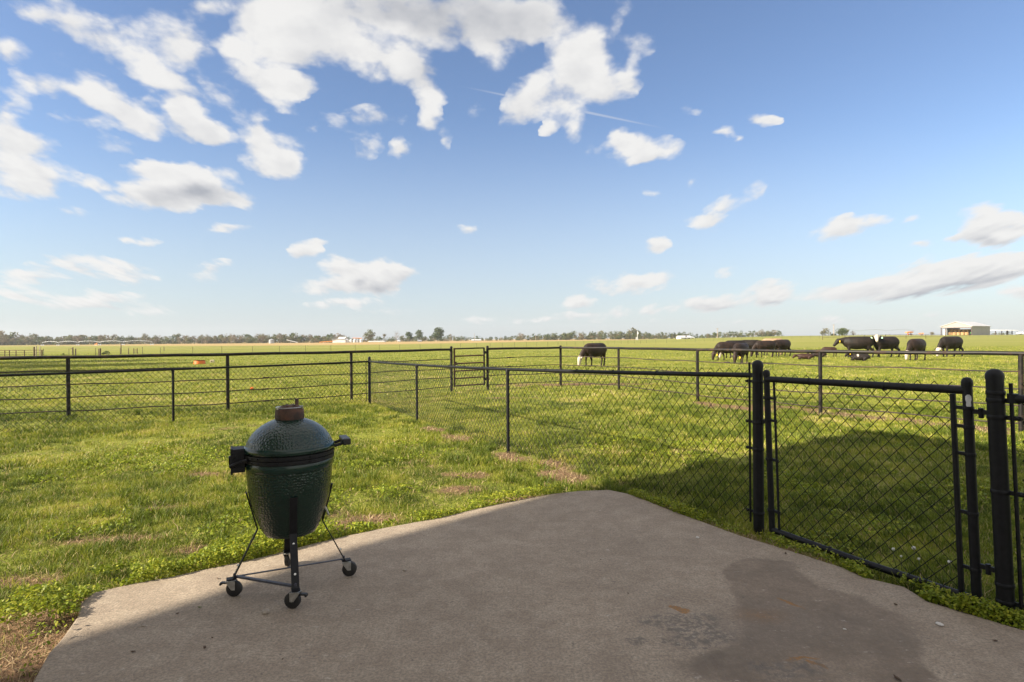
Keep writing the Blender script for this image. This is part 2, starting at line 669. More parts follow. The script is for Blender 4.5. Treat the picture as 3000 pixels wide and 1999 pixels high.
def noise_node(n, l, scale, detail=4, rough=0.55, vec=None, stretch=None):
    t = n.new('ShaderNodeTexNoise')
    t.inputs['Scale'].default_value = scale
    t.inputs['Detail'].default_value = detail
    t.inputs['Roughness'].default_value = rough
    if vec is None:
        c = n.new('ShaderNodeTexCoord')
        vec = c.outputs['Object']
    if stretch:
        mp = n.new('ShaderNodeMapping')
        mp.inputs['Scale'].default_value = stretch
        l.new(vec, mp.inputs[0])
        vec = mp.outputs[0]
    l.new(vec, t.inputs['Vector'])
    return t.outputs['Fac']


def nmix(n, l, f, a, b, mode='MIX'):
    x = n.new('ShaderNodeMix')
    x.data_type = 'RGBA'
    x.blend_type = mode
    for s, v in ((x.inputs[0], f), (x.inputs[6], a), (x.inputs[7], b)):
        if isinstance(v, (int, float)):
            s.default_value = v
        elif isinstance(v, tuple):
            s.default_value = (*v, 1)
        else:
            l.new(v, s)
    return x.outputs[2]


def nmath(n, l, op, a, b=None, clamp=False):
    x = n.new('ShaderNodeMath')
    x.operation = op
    x.use_clamp = clamp
    for i, v in enumerate((a, b)):
        if v is None:
            continue
        if isinstance(v, (int, float)):
            x.inputs[i].default_value = v
        else:
            l.new(v, x.inputs[i])
    return x.outputs[0]


def nrange(n, l, v, a, b, c=0.0, d=1.0):
    x = n.new('ShaderNodeMapRange')
    x.interpolation_type = 'SMOOTHSTEP'
    l.new(v, x.inputs['Value'])
    for k, q in (('From Min', a), ('From Max', b), ('To Min', c), ('To Max', d)):
        x.inputs[k].default_value = q
    return x.outputs[0]


def bump(n, l, p, h, strength=0.4, dist=0.01):
    b = n.new('ShaderNodeBump')
    b.inputs['Strength'].default_value = strength
    b.inputs['Distance'].default_value = dist
    l.new(h, b.inputs['Height'])
    l.new(b.outputs[0], p.inputs['Normal'])


def pmat(name, c1, c2=None, scale=8.0, rough=0.6, metal=0.0, bmp=0.0, bscale=None, bdist=0.004, lo=0.35, hi=0.65, stretch=None, rough2=None):
    m, n, l, p = new_mat(name)
    p.inputs['Roughness'].default_value = rough
    p.inputs['Metallic'].default_value = metal
    if c2 is None:
        c2 = tuple(min(1, q * 1.25) for q in c1)
    f = noise_node(n, l, scale, 5, 0.6, stretch=stretch)
    l.new(ramp(n, l, f, [(lo, c1), (hi, c2)]), p.inputs['Base Color'])
    if rough2 is not None:
        l.new(nrange(n, l, f, lo, hi, rough, rough2), p.inputs['Roughness'])
    if bmp:
        bump(n, l, p, noise_node(n, l, bscale or scale * 3, 3, 0.6), bmp, bdist)
    return m


MT = {}
MT['black_vinyl'] = pmat('black_vinyl', (0.004, 0.0045, 0.006), (0.009, 0.0095, 0.012), 30, 0.5, bmp=0.25, bscale=260, bdist=0.001)
MT['black_vinyl'].node_tree.nodes['Principled BSDF'].inputs['Specular IOR Level'].default_value = 0.28
MT['black_wire'] = pmat('black_wire', (0.004, 0.0045, 0.005), (0.008, 0.0085, 0.009), 20, 0.6)
MT['black_wire'].node_tree.nodes['Principled BSDF'].inputs['Specular IOR Level'].default_value = 0.2
MT['pipe'] = pmat('pipe_black_rusty', (0.009, 0.0085, 0.008), (0.060, 0.036, 0.026), 7, 0.5, bmp=0.2, bscale=60, lo=0.50, hi=0.74, rough2=0.85, stretch=(1, 1, 1))
MT['pipe'].node_tree.nodes['Principled BSDF'].inputs['Specular IOR Level'].default_value = 0.3
MT['rod'] = pmat('rusty_rod', (0.018, 0.014, 0.012), (0.07, 0.040, 0.026), 3, 0.75, lo=0.4, hi=0.7)
MT['rust_pipe'] = pmat('rust_pipe', (0.05, 0.028, 0.02), (0.12, 0.055, 0.035), 4, 0.75)
MT['steel'] = pmat('zinc_steel', (0.42, 0.42, 0.40), (0.6, 0.6, 0.58), 40, 0.38, metal=0.9)
MT['rubber'] = pmat('black_rubber', (0.010, 0.010, 0.011), (0.022, 0.021, 0.02), 25, 0.6)
MT['bar_blue'] = pmat('worn_steel_bar', (0.035, 0.038, 0.055), (0.07, 0.07, 0.085), 30, 0.45)
MT['bar_black'] = pmat('black_powder_coat', (0.005, 0.005, 0.007), (0.012, 0.012, 0.014), 30, 0.55)
MT['bar_black'].node_tree.nodes['Principled BSDF'].inputs['Specular IOR Level'].default_value = 0.3
MT['plastic'] = pmat('black_composite', (0.010, 0.010, 0.011), (0.02, 0.02, 0.02), 20, 0.42, bmp=0.1, bscale=90)
MT['cast_rust'] = pmat('rusty_cast_iron', (0.035, 0.022, 0.018), (0.11, 0.05, 0.032), 22, 0.75, bmp=0.5, bscale=160, bdist=0.002)
MT['gasket'] = pmat('dark_gasket', (0.006, 0.006, 0.006), (0.012, 0.012, 0.012), 40, 0.9)

# green glazed ceramic with a dimpled skin
m, n, l, p = new_mat('green_glaze')
f = noise_node(n, l, 9, 4)
l.new(ramp(n, l, f, [(0.3, (0.002, 0.017, 0.011)), (0.7, (0.004, 0.025, 0.017))]), p.inputs['Base Color'])
p.inputs['Roughness'].default_value = 0.20
p.inputs['Coat Weight'].default_value = 0.15
p.inputs['Coat Roughness'].default_value = 0.12
tcn = n.new('ShaderNodeTexCoord')
vo = n.new('ShaderNodeTexVoronoi')
vo.feature = 'F1'
vo.inputs['Scale'].default_value = 66
vo.inputs['Randomness'].default_value = 0.6
l.new(tcn.outputs['Object'], vo.inputs['Vector'])
bump(n, l, p, vo.outputs['Distance'], 0.65, 0.007)
MT['glaze'] = m
MT['glaze_plain'] = pmat('green_glaze_rim', (0.005, 0.022, 0.016), (0.008, 0.032, 0.024), 12, 0.22)

# ------------------------------------------------------------------ bare and worn ground
BARE = []
for (x, y, rx, ry, ang, s) in [
    (120, 1850, .75, .42, 30, 2.2), (20, 1930, .6, .5, 0, 2.2), (320, 1568, .42, .09, 10, .8), (40, 1690, .30, .12, 10, .85), (480, 1600, .30, .10, 10, .5),
    (1060, 1515, .28, .10, 35, .9), (960, 1545, .2, .1, 35, .7), (1351, 1418, .32, .18, 20, 1.0), (1530, 1447, .35, .10, 20, .9), (1339, 1383, .35, .14, 0, .6),
    (1320, 1275, .40, .22, -60, 1.0), (1270, 1250, .4, .2, -60, .8), (1504, 1332, .35, .2, -60, 1.0), (1657, 1383, .45, .2, -60, 1.0), (1619, 1351, .3, .18, -60, .9), (1730, 1410, .3, .12, -40, .8),
    (1900, 1465, .25, .08, -50, .9), (2060, 1530, .3, .09, -50, .9), (2180, 1568, .28, .09, -58, 1.1), (2330, 1614, .3, .09, -58, 1.2), (2560, 1688, .2, .07, -58, .6), (2790, 1775, .18, .08, -58, 1.2), (2890, 1820, .15, .08, -58, .9),
    (1690, 1123, 2.2, .5, 0, 1.0), (1590, 1123, 1.2, .35, 0, .7), (1500, 1128, 1.5, .3, 20, .6), (2090, 1180, 1.4, .4, -60, .8), (2320, 1192, 1.3, .5, -60, .8), (2550, 1215, 1.2, .4, -60, .8), (2880, 1250, 1.2, .4, -60, .8),
    (900, 1074, 2.2, .4, 30, .6), (1450, 1163, .9, .25, 0, .6), (330, 1060, 1.5, .3, 20, .3),
    (640, 1380, .5, .10, 10, .5), (520, 1470, .4, .10, 15, .5), (860, 1420, .4, .10, 20, .45),
]:
    q = G(x, y)
    BARE.append((q.x, q.y, rx, ry, R_(ang), s))


def bare(X, Y):
    X = np.asarray(X, dtype=np.float64)
    Y = np.asarray(Y, dtype=np.float64)
    t = np.zeros_like(X)
    for (cx, cy, rx, ry, a, s) in BARE:
        dx = X - cx
        dy = Y - cy
        u = (dx * math.cos(a) + dy * math.sin(a)) / (rx * 1.25)
        v = (-dx * math.sin(a) + dy * math.cos(a)) / (ry * 1.25)
        t = np.maximum(t, s * np.clip(1.15 - np.sqrt(u * u + v * v), 0, 1))
    nz = fbm(X * 2.6, Y * 2.6, 21, 4)
    t = t * 0.92 + (nz - 0.53) * 1.5 * (t > 0.02)
    t = t + 0.40 * np.clip((fbm(X * 0.9, Y * 1.4, 41, 3) - 0.60) * 5, 0, 1) * np.clip((fbm(X * 6, Y * 6, 44, 3) - .5) * 6, 0, 1) * (Y < 40)
    return sstep(0.16, 0.5, t)


# ------------------------------------------------------------------ the patio slab
EDGE_PX = [(93.7, 1999), (141.5, 1913), (182, 1868), (226, 1806), (238, 1764), (275, 1735), (344, 1719), (421, 1702), (497, 1690), (593, 1668), (708, 1645), (803, 1622), (900, 1596),
           (1010, 1570), (1130, 1545), (1288, 1516), (1410, 1486), (1530, 1462), (1610, 1447), (1696, 1438), (1785, 1435), (1840, 1446), (1887, 1463), (1960, 1492), (2053, 1526), (2170, 1569), (2308, 1610), (2473, 1663),
           (2529, 1690), (2650, 1718), (2722, 1762), (2833, 1795), (3000, 1845)]
EDGE = [G(x, y).xy for x, y in EDGE_PX]
last = EDGE[-1] + (EDGE[-1] - EDGE[-2]) * 0.9
EDGE_ALL = [Vector((-3.4, -1.0)), Vector((-2.75, 1.4))] + EDGE + [last, Vector((3.6, -0.4)), Vector((1.2, -4.8))]
SLABP = np.array([(p.x, p.y) for p in EDGE_ALL])


def inside_slab(X, Y):
    X = np.asarray(X)
    Y = np.asarray(Y)
    ins = np.zeros(X.shape, dtype=bool)
    n = len(SLABP)
    for i in range(n):
        x1, y1 = SLABP[i]
        x2, y2 = SLABP[(i + 1) % n]
        c = ((y1 > Y) != (y2 > Y)) & (X < (x2 - x1) * (Y - y1) / (y2 - y1 + 1e-12) + x1)
        ins ^= c
    return ins


def slab_dist(X, Y):
    X = np.asarray(X, dtype=np.float64)
    Y = np.asarray(Y, dtype=np.float64)
    best = np.full(X.shape, 1e9)
    n = len(SLABP)
    for i in range(n):
        x1, y1 = SLABP[i]
        x2, y2 = SLABP[(i + 1) % n]
        dx, dy = x2 - x1, y2 - y1
        t = np.clip(((X - x1) * dx + (Y - y1) * dy) / (dx * dx + dy * dy + 1e-12), 0, 1)
        best = np.minimum(best, np.hypot(X - x1 - t * dx, Y - y1 - t * dy))
    return np.where(inside_slab(X, Y), -best, best)


# broom-finished concrete, with the stains of years
m, n, l, p = new_mat('broomed_concrete')
tcn = n.new('ShaderNodeTexCoord')
OB = tcn.outputs['Object']
warp = n.new('ShaderNodeTexNoise')
warp.inputs['Scale'].default_value = 3.5
warp.inputs['Detail'].default_value = 5
warp.inputs['Roughness'].default_value = 0.65
l.new(OB, warp.inputs['Vector'])
wsub = n.new('ShaderNodeVectorMath')
wsub.operation = 'SUBTRACT'
l.new(warp.outputs['Color'], wsub.inputs[0])
wsub.inputs[1].default_value = (0.5, 0.5, 0.5)
wsc = n.new('ShaderNodeVectorMath')
wsc.operation = 'SCALE'
wsc.inputs['Scale'].default_value = 0.22
l.new(wsub.outputs[0], wsc.inputs[0])
wad = n.new('ShaderNodeVectorMath')
wad.operation = 'ADD'
l.new(OB, wad.inputs[0])
l.new(wsc.outputs[0], wad.inputs[1])
WV = wad.outputs[0]


def stain(lobes, vec):
    acc = None
    for (x, y, rx, ry, ang, w) in lobes:
        c = G(x, y)
        mp = n.new('ShaderNodeMapping')
        mp.vector_type = 'TEXTURE'
        mp.inputs['Location'].default_value = (c.x, c.y, 0)
        mp.inputs['Rotation'].default_value = (0, 0, R_(ang))
        mp.inputs['Scale'].default_value = (rx, ry, 10)
        l.new(vec, mp.inputs['Vector'])
        g = n.new('ShaderNodeTexGradient')
        g.gradient_type = 'SPHERICAL'
        l.new(mp.outputs[0], g.inputs[0])
        o = nmath(n, l, 'MULTIPLY', g.outputs['Fac'], w)
        acc = o if acc is None else nmath(n, l, 'ADD', acc, o)
    return acc


big = noise_node(n, l, 0.9, 4, 0.6, OB)
med = noise_node(n, l, 5.5, 5, 0.65, OB)
fine = noise_node(n, l, 75, 4, 0.75, OB)
grit = noise_node(n, l, 420, 2, 0.6, OB)
col = ramp(n, l, big, [(0.3, (0.365, 0.298, 0.226)), (0.7, (0.485, 0.400, 0.306))])
col = nmix(n, l, nrange(n, l, med, 0.38, 0.62), col, nmix(n, l, 1.0, col, (0.83, 0.81, 0.80), 'MULTIPLY'))
wet = stain([(2250, 1700, .50, .30, 60, 1.2), (2330, 1780, .55, .40, 50, 1.2), (2480, 1830, .50, .40, 30, 1.2), (2400, 1920, .60, .36, 10, 1.2), (2200, 1960, .5, .22, 0, .8), (2190, 1665, .26, .16, 30, 1.0), (2500, 1960, .4, .3, 0, 1.0), (2260, 1655, .22, .08, 0, .9)], WV)
WET = nmath(n, l, 'MULTIPLY', nrange(n, l, wet, 0.15, 0.48), nrange(n, l, noise_node(n, l, 2.2, 5, 0.65, OB), 0.30, 0.60, 0.60, 1.0))
tones = nmix(n, l, nrange(n, l, big, 0.35, 0.65), (0.42, 0.405, 0.405), (0.58, 0.545, 0.52))
col = nmix(n, l, WET, col, nmix(n, l, 1.0, col, tones, 'MULTIPLY'))
core = nrange(n, l, stain([(2270, 1850, .55, .30, 20, 1.0), (2200, 1790, .4, .25, 20, .8)], WV), 0.15, 0.7)
col = nmix(n, l, nmath(n, l, 'MULTIPLY', core, 0.5), col, (0.21, 0.17, 0.135))
rust = nrange(n, l, stain([(2225, 1800, .34, .20, 0, .45), (2000, 1788, .075, .03, -30, 2.0), (2310, 1765, .10, .02, -40, 1.6), (2390, 1955, .07, .018, -50, 2.2), (2350, 1930, .09, .02, 10, 1.4)], WV), 0.10, 0.9)
col = nmix(n, l, nmath(n, l, 'MULTIPLY', rust, 0.85), col, (0.34, 0.145, 0.012))
blot = nrange(n, l, stain([(1990, 1820, .34, .12, 0, 1.1), (2060, 1860, .25, .12, 0, 1.0), (1870, 1880, .10, .05, 0, 1.0), (1975, 1885, .09, .045, 0, 1.0), (2040, 1890, .10, .05, 0, .9), (2300, 1960, .3, .12, 0, .8), (1900, 1655, .06, .03, 0, .6)], WV), 0.15, 0.5)
speck = nrange(n, l, noise_node(n, l, 26, 5, 0.75, OB), 0.44, 0.56)
col = nmix(n, l, nmath(n, l, 'MULTIPLY', nmath(n, l, 'MULTIPLY', blot, speck), 0.75), col, (0.115, 0.105, 0.10))
mid = noise_node(n, l, 24, 4, 0.7, OB)
col = nmix(n, l, nrange(n, l, mid, 0.38, 0.62, 0.0, 0.5), col, nmix(n, l, 1.0, col, (0.70, 0.68, 0.66), 'MULTIPLY'))
pits = nrange(n, l, noise_node(n, l, 30, 3, 0.6, OB), 0.66, 0.71)
col = nmix(n, l, nmath(n, l, 'MULTIPLY', pits, 0.75), col, (0.12, 0.10, 0.085))
pale = nrange(n, l, noise_node(n, l, 13, 5, 0.72, OB, stretch=(1, 1.6, 1)), 0.60, 0.72)
col = nmix(n, l, nmath(n, l, 'MULTIPLY', pale, 0.55), col, (0.60, 0.55, 0.48))
col = nmix(n, l, nrange(n, l, fine, 0.38, 0.62, 0.0, 0.62), col, (0.15, 0.128, 0.105))
l.new(col, p.inputs['Base Color'])
p.inputs['Roughness'].default_value = 0.86
broom = noise_node(n, l, 1.0, 3, 0.6, OB, stretch=(150, 5, 1))
hh = nmath(n, l, 'ADD', nmath(n, l, 'MULTIPLY', broom, 1.0), nmath(n, l, 'ADD', nmath(n, l, 'MULTIPLY', fine, 0.8), nmath(n, l, 'MULTIPLY', grit, 0.5)))
bump(n, l, p, hh, 0.8, 0.005)
MT['concrete'] = m

s_ = MB()
ring = EDGE_ALL
s_.prism([(q.x, q.y) for q in ring], -0.12, 0.0)
slab = s_.build('patio', MT['concrete'], bevel=0.012)
tag(slab, 'worn grey concrete patio slab with dark stains', 'patio', kind='structure')

# ------------------------------------------------------------------ the ground
m, n, l, p = new_mat('grass_ground')
ge = n.new('ShaderNodeNewGeometry')
POS = ge.outputs['Position']
sepn = n.new('ShaderNodeSeparateXYZ')
l.new(POS, sepn.inputs[0])
n_big = noise_node(n, l, 0.035, 4, 0.55, POS)
n_med = noise_node(n, l, 0.35, 5, 0.6, POS)
n_sm = noise_node(n, l, 3.2, 5, 0.7, POS)
n_fine = noise_node(n, l, 22, 4, 0.7, POS)
col = ramp(n, l, n_sm, [(0.28, (0.085, 0.105, 0.017)), (0.50, (0.190, 0.215, 0.027)), (0.72, (0.300, 0.300, 0.044))])
col = nmix(n, l, nrange(n, l, n_med, 0.35, 0.68, 0.0, 0.55), col, (0.245, 0.255, 0.048))
col = nmix(n, l, nrange(n, l, n_big, 0.40, 0.65, 0.0, 0.45), col, (0.185, 0.205, 0.042))
streak = noise_node(n, l, 1.0, 4, 0.6, POS, stretch=(0.012, 0.16, 1))
fary = nrange(n, l, sepn.outputs[1], 50, 130)
col = nmix(n, l, nmath(n, l, 'MULTIPLY', fary, nrange(n, l, streak, 0.38, 0.68, 0.1, 0.75)), col, (0.330, 0.300, 0.100))
# dry strip before the far trees
ta = n.new('ShaderNodeAttribute')
ta.attribute_name = 'dry'
dry = nmath(n, l, 'MULTIPLY', ta.outputs['Fac'], nrange(n, l, streak, 0.25, 0.6, 0.55, 1.0))
col = nmix(n, l, dry, col, (0.42, 0.285, 0.135))
col = nmix(n, l, nrange(n, l, n_fine, 0.35, 0.75, 0.0, 0.40), col, (0.060, 0.075, 0.018))
ba = n.new('ShaderNodeAttribute')
ba.attribute_name = 'bare'
dirt = ramp(n, l, n_fine, [(0.3, (0.120, 0.072, 0.042)), (0.55, (0.215, 0.135, 0.078)), (0.75, (0.32, 0.225, 0.135))])
col = nmix(n, l, ba.outputs['Fac'], col, dirt)
l.new(col, p.inputs['Base Color'])
p.inputs['Roughness'].default_value = 0.95
p.inputs['Specular IOR Level'].default_value = 0.15
hgt = nmath(n, l, 'ADD', nmath(n, l, 'MULTIPLY', n_fine, 0.5), nmath(n, l, 'MULTIPLY', n_sm, 1.2))
bump(n, l, p, hgt, 0.9, 0.09)
MT['ground'] = m


def spread(a, b, fine, grow, lim):
    """grid lines: fine spacing between a and b, growing outside"""
    c = list(np.arange(a, b + 1e-6, fine))
    s = fine
    x = b
    up = []
    while x < lim:
        s *= grow
        x += s
        up.append(x)
    s = fine
    x = a
    dn = []
    while x > -lim:
        s *= grow
        x -= s
        dn.append(x)
    return np.array(dn[::-1] + c + up)


gx = spread(-9, 9, 0.10, 1.07, 4000)
gy = spread(1.0, 16, 0.10, 1.06, 4000)
XX, YY = np.meshgrid(gx, gy)
vx = np.stack([XX.ravel(), YY.ravel(), terrain(XX, YY).ravel()], 1)
nx, ny = len(gx), len(gy)
ii = (np.arange(ny - 1)[:, None] * nx + np.arange(nx - 1)[None, :]).ravel()
quads = np.stack([ii, ii + 1, ii + 1 + nx, ii + nx], 1)
uu = XX.ravel() / np.maximum(YY.ravel(), 1)
yv = YY.ravel()
edge_y = np.interp(uu, [-0.9, -0.5, -0.25, 0.0, 0.22, 0.3], [300, 190, 190, 215, 300, 900]) 
dryv = sstep(edge_y, edge_y * 1.12, yv) * np.interp(uu, [-1.0, -0.6, -0.3, 0.18, 0.3, 1], [0.35, 0.85, 1, 1, 0.3, 0.25])
gm = fast_mesh('ground', vx, quads, None, [MT['ground']], {'bare': bare(vx[:, 0], vx[:, 1]), 'dry': dryv}, smooth=True)
tag(link('ground', gm), 'green lawn and pasture running flat to the horizon', 'ground', kind='structure')

# ------------------------------------------------------------------ grass, weeds and straw
def leaf_mat(name, stops, trans=0.35, rough=0.55):
    m, n, l, p = new_mat(name)
    a = n.new('ShaderNodeAttribute')
    a.attribute_name = 'tint'
    c = ramp(n, l, a.outputs['Fac'], stops)
    l.new(c, p.inputs['Base Color'])
    p.inputs['Roughness'].default_value = rough
    p.inputs['Specular IOR Level'].default_value = 0.25
    tr = n.new('ShaderNodeBsdfTranslucent')
    l.new(c, tr.inputs['Color'])
    mx = n.new('ShaderNodeMixShader')
    mx.inputs[0].default_value = trans
    l.new(p.outputs[0], mx.inputs[1])
    l.new(tr.outputs[0], mx.inputs[2])
    l.new(mx.outputs[0], n['Material Output'].inputs['Surface'])
    return m


MT['grass'] = leaf_mat('grass_blades', [(0.0, (0.060, 0.095, 0.013)), (0.35, (0.155, 0.200, 0.021)), (0.65, (0.310, 0.325, 0.034)), (0.85, (0.41, 0.385, 0.07)), (1.0, (0.54, 0.43, 0.22))])
MT['weed'] = leaf_mat('weed_leaves', [(0.0, (0.085, 0.135, 0.012)), (0.5, (0.210, 0.270, 0.020)), (1.0, (0.38, 0.385, 0.036))])
MT['straw'] = leaf_mat('dry_straw', [(0.0, (0.22, 0.15, 0.08)), (1.0, (0.52, 0.40, 0.24))], 0.15, 0.8)


def scatter(count, y0, y1, power, margin=0.9):
    """points on the ground, spread over what the picture and a side step could see"""
    t = rng.random(count)
    k = power + 1
    Y = (y0 ** k + t * (y1 ** k - y0 ** k)) ** (1 / k)
    X = (rng.random(count) * 2 - 1) * (0.90 * Y + margin)
    return X, Y


def blades(X, Y, h, w, lean, tint, bend=1.0, z=None):
    c = len(X)
    Z = terrain(X, Y) - 0.004 if z is None else z
    a = rng.random(c) * 2 * PI
    b = rng.random(c) * 2 * PI
    dx, dy = np.cos(a) * w / 2, np.sin(a) * w / 2
    lx, ly = np.cos(b) * lean * h, np.sin(b) * lean * h
    hz = h * np.sqrt(np.clip(1 - (lean * 0.8) ** 2, 0.08, 1))
    B = np.stack([X, Y, Z], 1)
    D = np.stack([dx, dy, np.zeros(c)], 1)
    Mi = np.stack([X + lx * 0.35, Y + ly * 0.35, Z + hz * 0.62], 1)
    T = np.stack([X + lx, Y + ly, Z + hz], 1)
    V = np.stack([B - D, B + D, Mi - D * 0.8, Mi + D * 0.8, T], 1).reshape(-1, 3)
    k = np.arange(c)[:, None] * 5
    Q = k + np.array([[0, 1, 3, 2]])
    Tt = k + np.array([[2, 3, 4]])
    return V, Q, Tt, np.repeat(tint, 5)


def merge(parts):
    V, Q, T, A = [], [], [], []
    o = 0
    for (v, q, t, a) in parts:
        V.append(v)
        if q is not None and len(q):
            Q.append(q + o)
        if t is not None and len(t):
            T.append(t + o)
        A.append(a)
        o += len(v)
    return np.concatenate(V), (np.concatenate(Q) if Q else None), (np.concatenate(T) if T else None), np.concatenate(A)


def tints(X, Y, c):
    t = np.where(Y < 14, 0.36, 0.46) + 1.05 * (fbm(X * 0.7, Y * 0.9, 5) - 0.5) + 1.0 * (fbm(X * 3.1, Y * 3.1, 8) - 0.5) + rng.normal(0, 0.15, c)
    t = np.where(rng.random(c) < 0.085, 0.9 + 0.1 * rng.random(c), t)
    return np.clip(t, 0, 1)


parts = []
for (cnt, y0, y1, pw, hh0, hh1, ww) in ((330000, 2.3, 7.0, 0.2, .026, .062, .0042), (260000, 7.0, 15.0, 0.3, .030, .070, .0080), (230000, 15.0, 42.0, 0.0, .035, .075, .017), (80000, 42.0, 80.0, 0.0, .04, .09, .035)):
    X, Y = scatter(cnt, y0, y1, pw)
    sdst = slab_dist(X, Y)
    bb = bare(X, Y)
    clump = np.clip(0.5 + 1.1 * (fbm(X * 1.3, Y * 1.9, 14, 3) - .5) + 1.2 * (fbm(X * 5.0, Y * 5.0, 12, 3) - .5), 0, 1.1)
    keep = (sdst > 0.012 + 0.03 * rng.random(cnt)) & (rng.random(cnt) > bb * 0.86) & (rng.random(cnt) < 0.35 + 1.3 * clump)
    X, Y, clump = X[keep], Y[keep], clump[keep]
    c = len(X)
    h = (hh0 + (hh1 - hh0) * rng.random(c) ** 1.5) * (0.35 + 1.35 * clump)
    w = ww * (0.7 + 0.6 * rng.random(c))
    parts.append(blades(X, Y, h, w, 0.25 + 0.75 * rng.random(c), tints(X, Y, c)))
# longer tufts here and there, and along the foot of the wire fence
X, Y = scatter(5600, 2.6, 13, 0.6)
keep = (slab_dist(X, Y) > 0.06) & (bare(X, Y) < 0.5) & (fbm(X * 1.1, Y * 1.1, 77, 2) > 0.52)
for tx, ty in zip(X[keep], Y[keep]):
    c = rng.integers(14, 34)
    bx = tx + rng.normal(0, 0.035, c)
    by = ty + rng.normal(0, 0.035, c)
    parts.append(blades(bx, by, 0.06 + 0.06 * rng.random(c), np.full(c, 0.0045 + 0.0004 * ty), 0.3 + 0.6 * rng.random(c), np.clip(rng.normal(0.22, 0.14, c), 0, 1)))
V, Q, T, A = merge(parts)
tag(link('grass', fast_mesh('grass', V, Q, T, [MT['grass']], {'tint': A})), 'short uneven green grass of the lawn and near pasture', 'grass', kind='stuff')


def leaves(X, Y, Z, size, tint, upright=0.5):
    c = len(X)
    a = rng.random(c) * 2 * PI
    tilt = rng.normal(0, upright, c)
    tl2 = rng.normal(0, upright, c)
    ux, uy = np.cos(a), np.sin(a)
    U = np.stack([ux * np.cos(tilt), uy * np.cos(tilt), np.sin(tilt)], 1) * (size * 0.62)[:, None]
    W = np.stack([-uy * np.cos(tl2), ux * np.cos(tl2), np.sin(tl2)], 1) * (size * 0.45)[:, None]
    P = np.stack([X, Y, Z], 1)
    V = np.stack([P - U, P - U * 0.35 + W, P + U * 0.45 + W * 0.8, P + U, P + U * 0.45 - W * 0.8, P - U * 0.35 - W], 1).reshape(-1, 3)
    k = np.arange(c)[:, None] * 6
    q = np.concatenate([k + np.array([[0, 1, 2, 3]]), k + np.array([[0, 3, 4, 5]])])
    return V, q, None, np.repeat(tint, 6)


# broad-leaved weeds mounded along the edge of the slab
seg = [(EDGE[i], EDGE[i + 1]) for i in range(len(EDGE) - 1)]
parts = []
for i, (a, b) in enumerate(seg):
    L = (b - a).length
    d = (b - a) / L
    nrm = Vector((-d.y, d.x))
    if i < 18:
        amount, width, hgt = 5200, (0.42 if i < 13 else 0.2), 0.085
        if i < 3:
            amount, width = 160, 0.2
        if i >= 13:
            amount, hgt = 2400, 0.05
    else:
        amount, width, hgt = 2000, 0.13, 0.055
        if 24 <= i <= 26:
            amount = 700
        if 27 <= i:
            amount, width = 4200, 0.17
    c = int(amount * L)
    if c < 2:
        continue
    t = rng.random(c)
    off = -0.045 + width * rng.random(c) ** 1.3
    X = a.x + d.x * t * L + nrm.x * off
    Y = a.y + d.y * t * L + nrm.y * off
    mound = fbm(X * 3.5, Y * 3.5, 31, 3)
    keep = mound > (0.40 if i < 13 else 0.47)
    keep &= off > -0.045 + 0.07 * (1 - mound)
    X, Y, off, mound = X[keep], Y[keep], off[keep], mound[keep]
    c = len(X)
    top = hgt * np.clip((mound - 0.30) * 3.2, 0.15, 1.2) * np.clip((off + 0.06) / 0.08, 0.25, 1) * np.clip((width + 0.08 - off) / 0.12, 0.3, 1)
    Z = -0.03 + (0.035 + top) * (0.45 + 0.55 * rng.random(c))
    parts.append(leaves(X, Y, Z, 0.010 + 0.010 * rng.random(c), np.clip(rng.normal(0.55, 0.22, c) + (mound - 0.5) * 0.6, 0, 1), 0.55))
# weeds scattered through the lawn in patches
X, Y = scatter(110000, 2.4, 9, 0.3)
mound = fbm(X * 1.7, Y * 1.7, 61, 4)
dd = slab_dist(X, Y)
keep = (dd > 0.05) & (bare(X, Y) < 0.4) & (mound > 0.59) & ((X > -1.9) | (Y > 3.3))
X, Y, mound = X[keep], Y[keep], mound[keep]
c = len(X)
parts.append(leaves(X, Y, terrain(X, Y) + 0.012 + 0.05 * rng.random(c) * np.clip((mound - 0.5) * 6, 0.2, 1), (0.011 + 0.010 * rng.random(c)) * (1 + Y * 0.05), np.clip(rng.normal(0.5, 0.25, c), 0, 1), 0.6))
V, Q, T, A = merge(parts)
tag(link('weeds', fast_mesh('weeds', V, Q, T, [MT['weed']], {'tint': A})), 'leafy low weeds mounded along the edge of the concrete', 'weeds', kind='stuff')

# dry clippings lying on the bare ground
X, Y = scatter(90000, 2.3, 12, 0.0)
dd = slab_dist(X, Y)
keep = (dd > 0.004) & (bare(X, Y) > 0.35)
X, Y = X[keep], Y[keep]
X2, Y2 = scatter(14000, 2.4, 9, 0.2)
k2 = (slab_dist(X2, Y2) > 0.03)
X, Y = np.concatenate([X, X2[k2]]), np.concatenate([Y, Y2[k2]])
c = len(X)
sv_ = blades(X, Y, 0.03 + 0.06 * rng.random(c), np.full(c, 0.0032) + 0.0004 * Y, 0.75 + 0.6 * rng.random(c), rng.random(c))
sv_[0][:, 2] = np.minimum(sv_[0][:, 2], np.repeat(terrain(X, Y), 5) + 0.035)
tag(link('straw', fast_mesh('straw', sv_[0], sv_[1], sv_[2], [MT['straw']], {'tint': sv_[3]})), 'dry tan clippings lying on the bare soil', 'straw', kind='stuff')

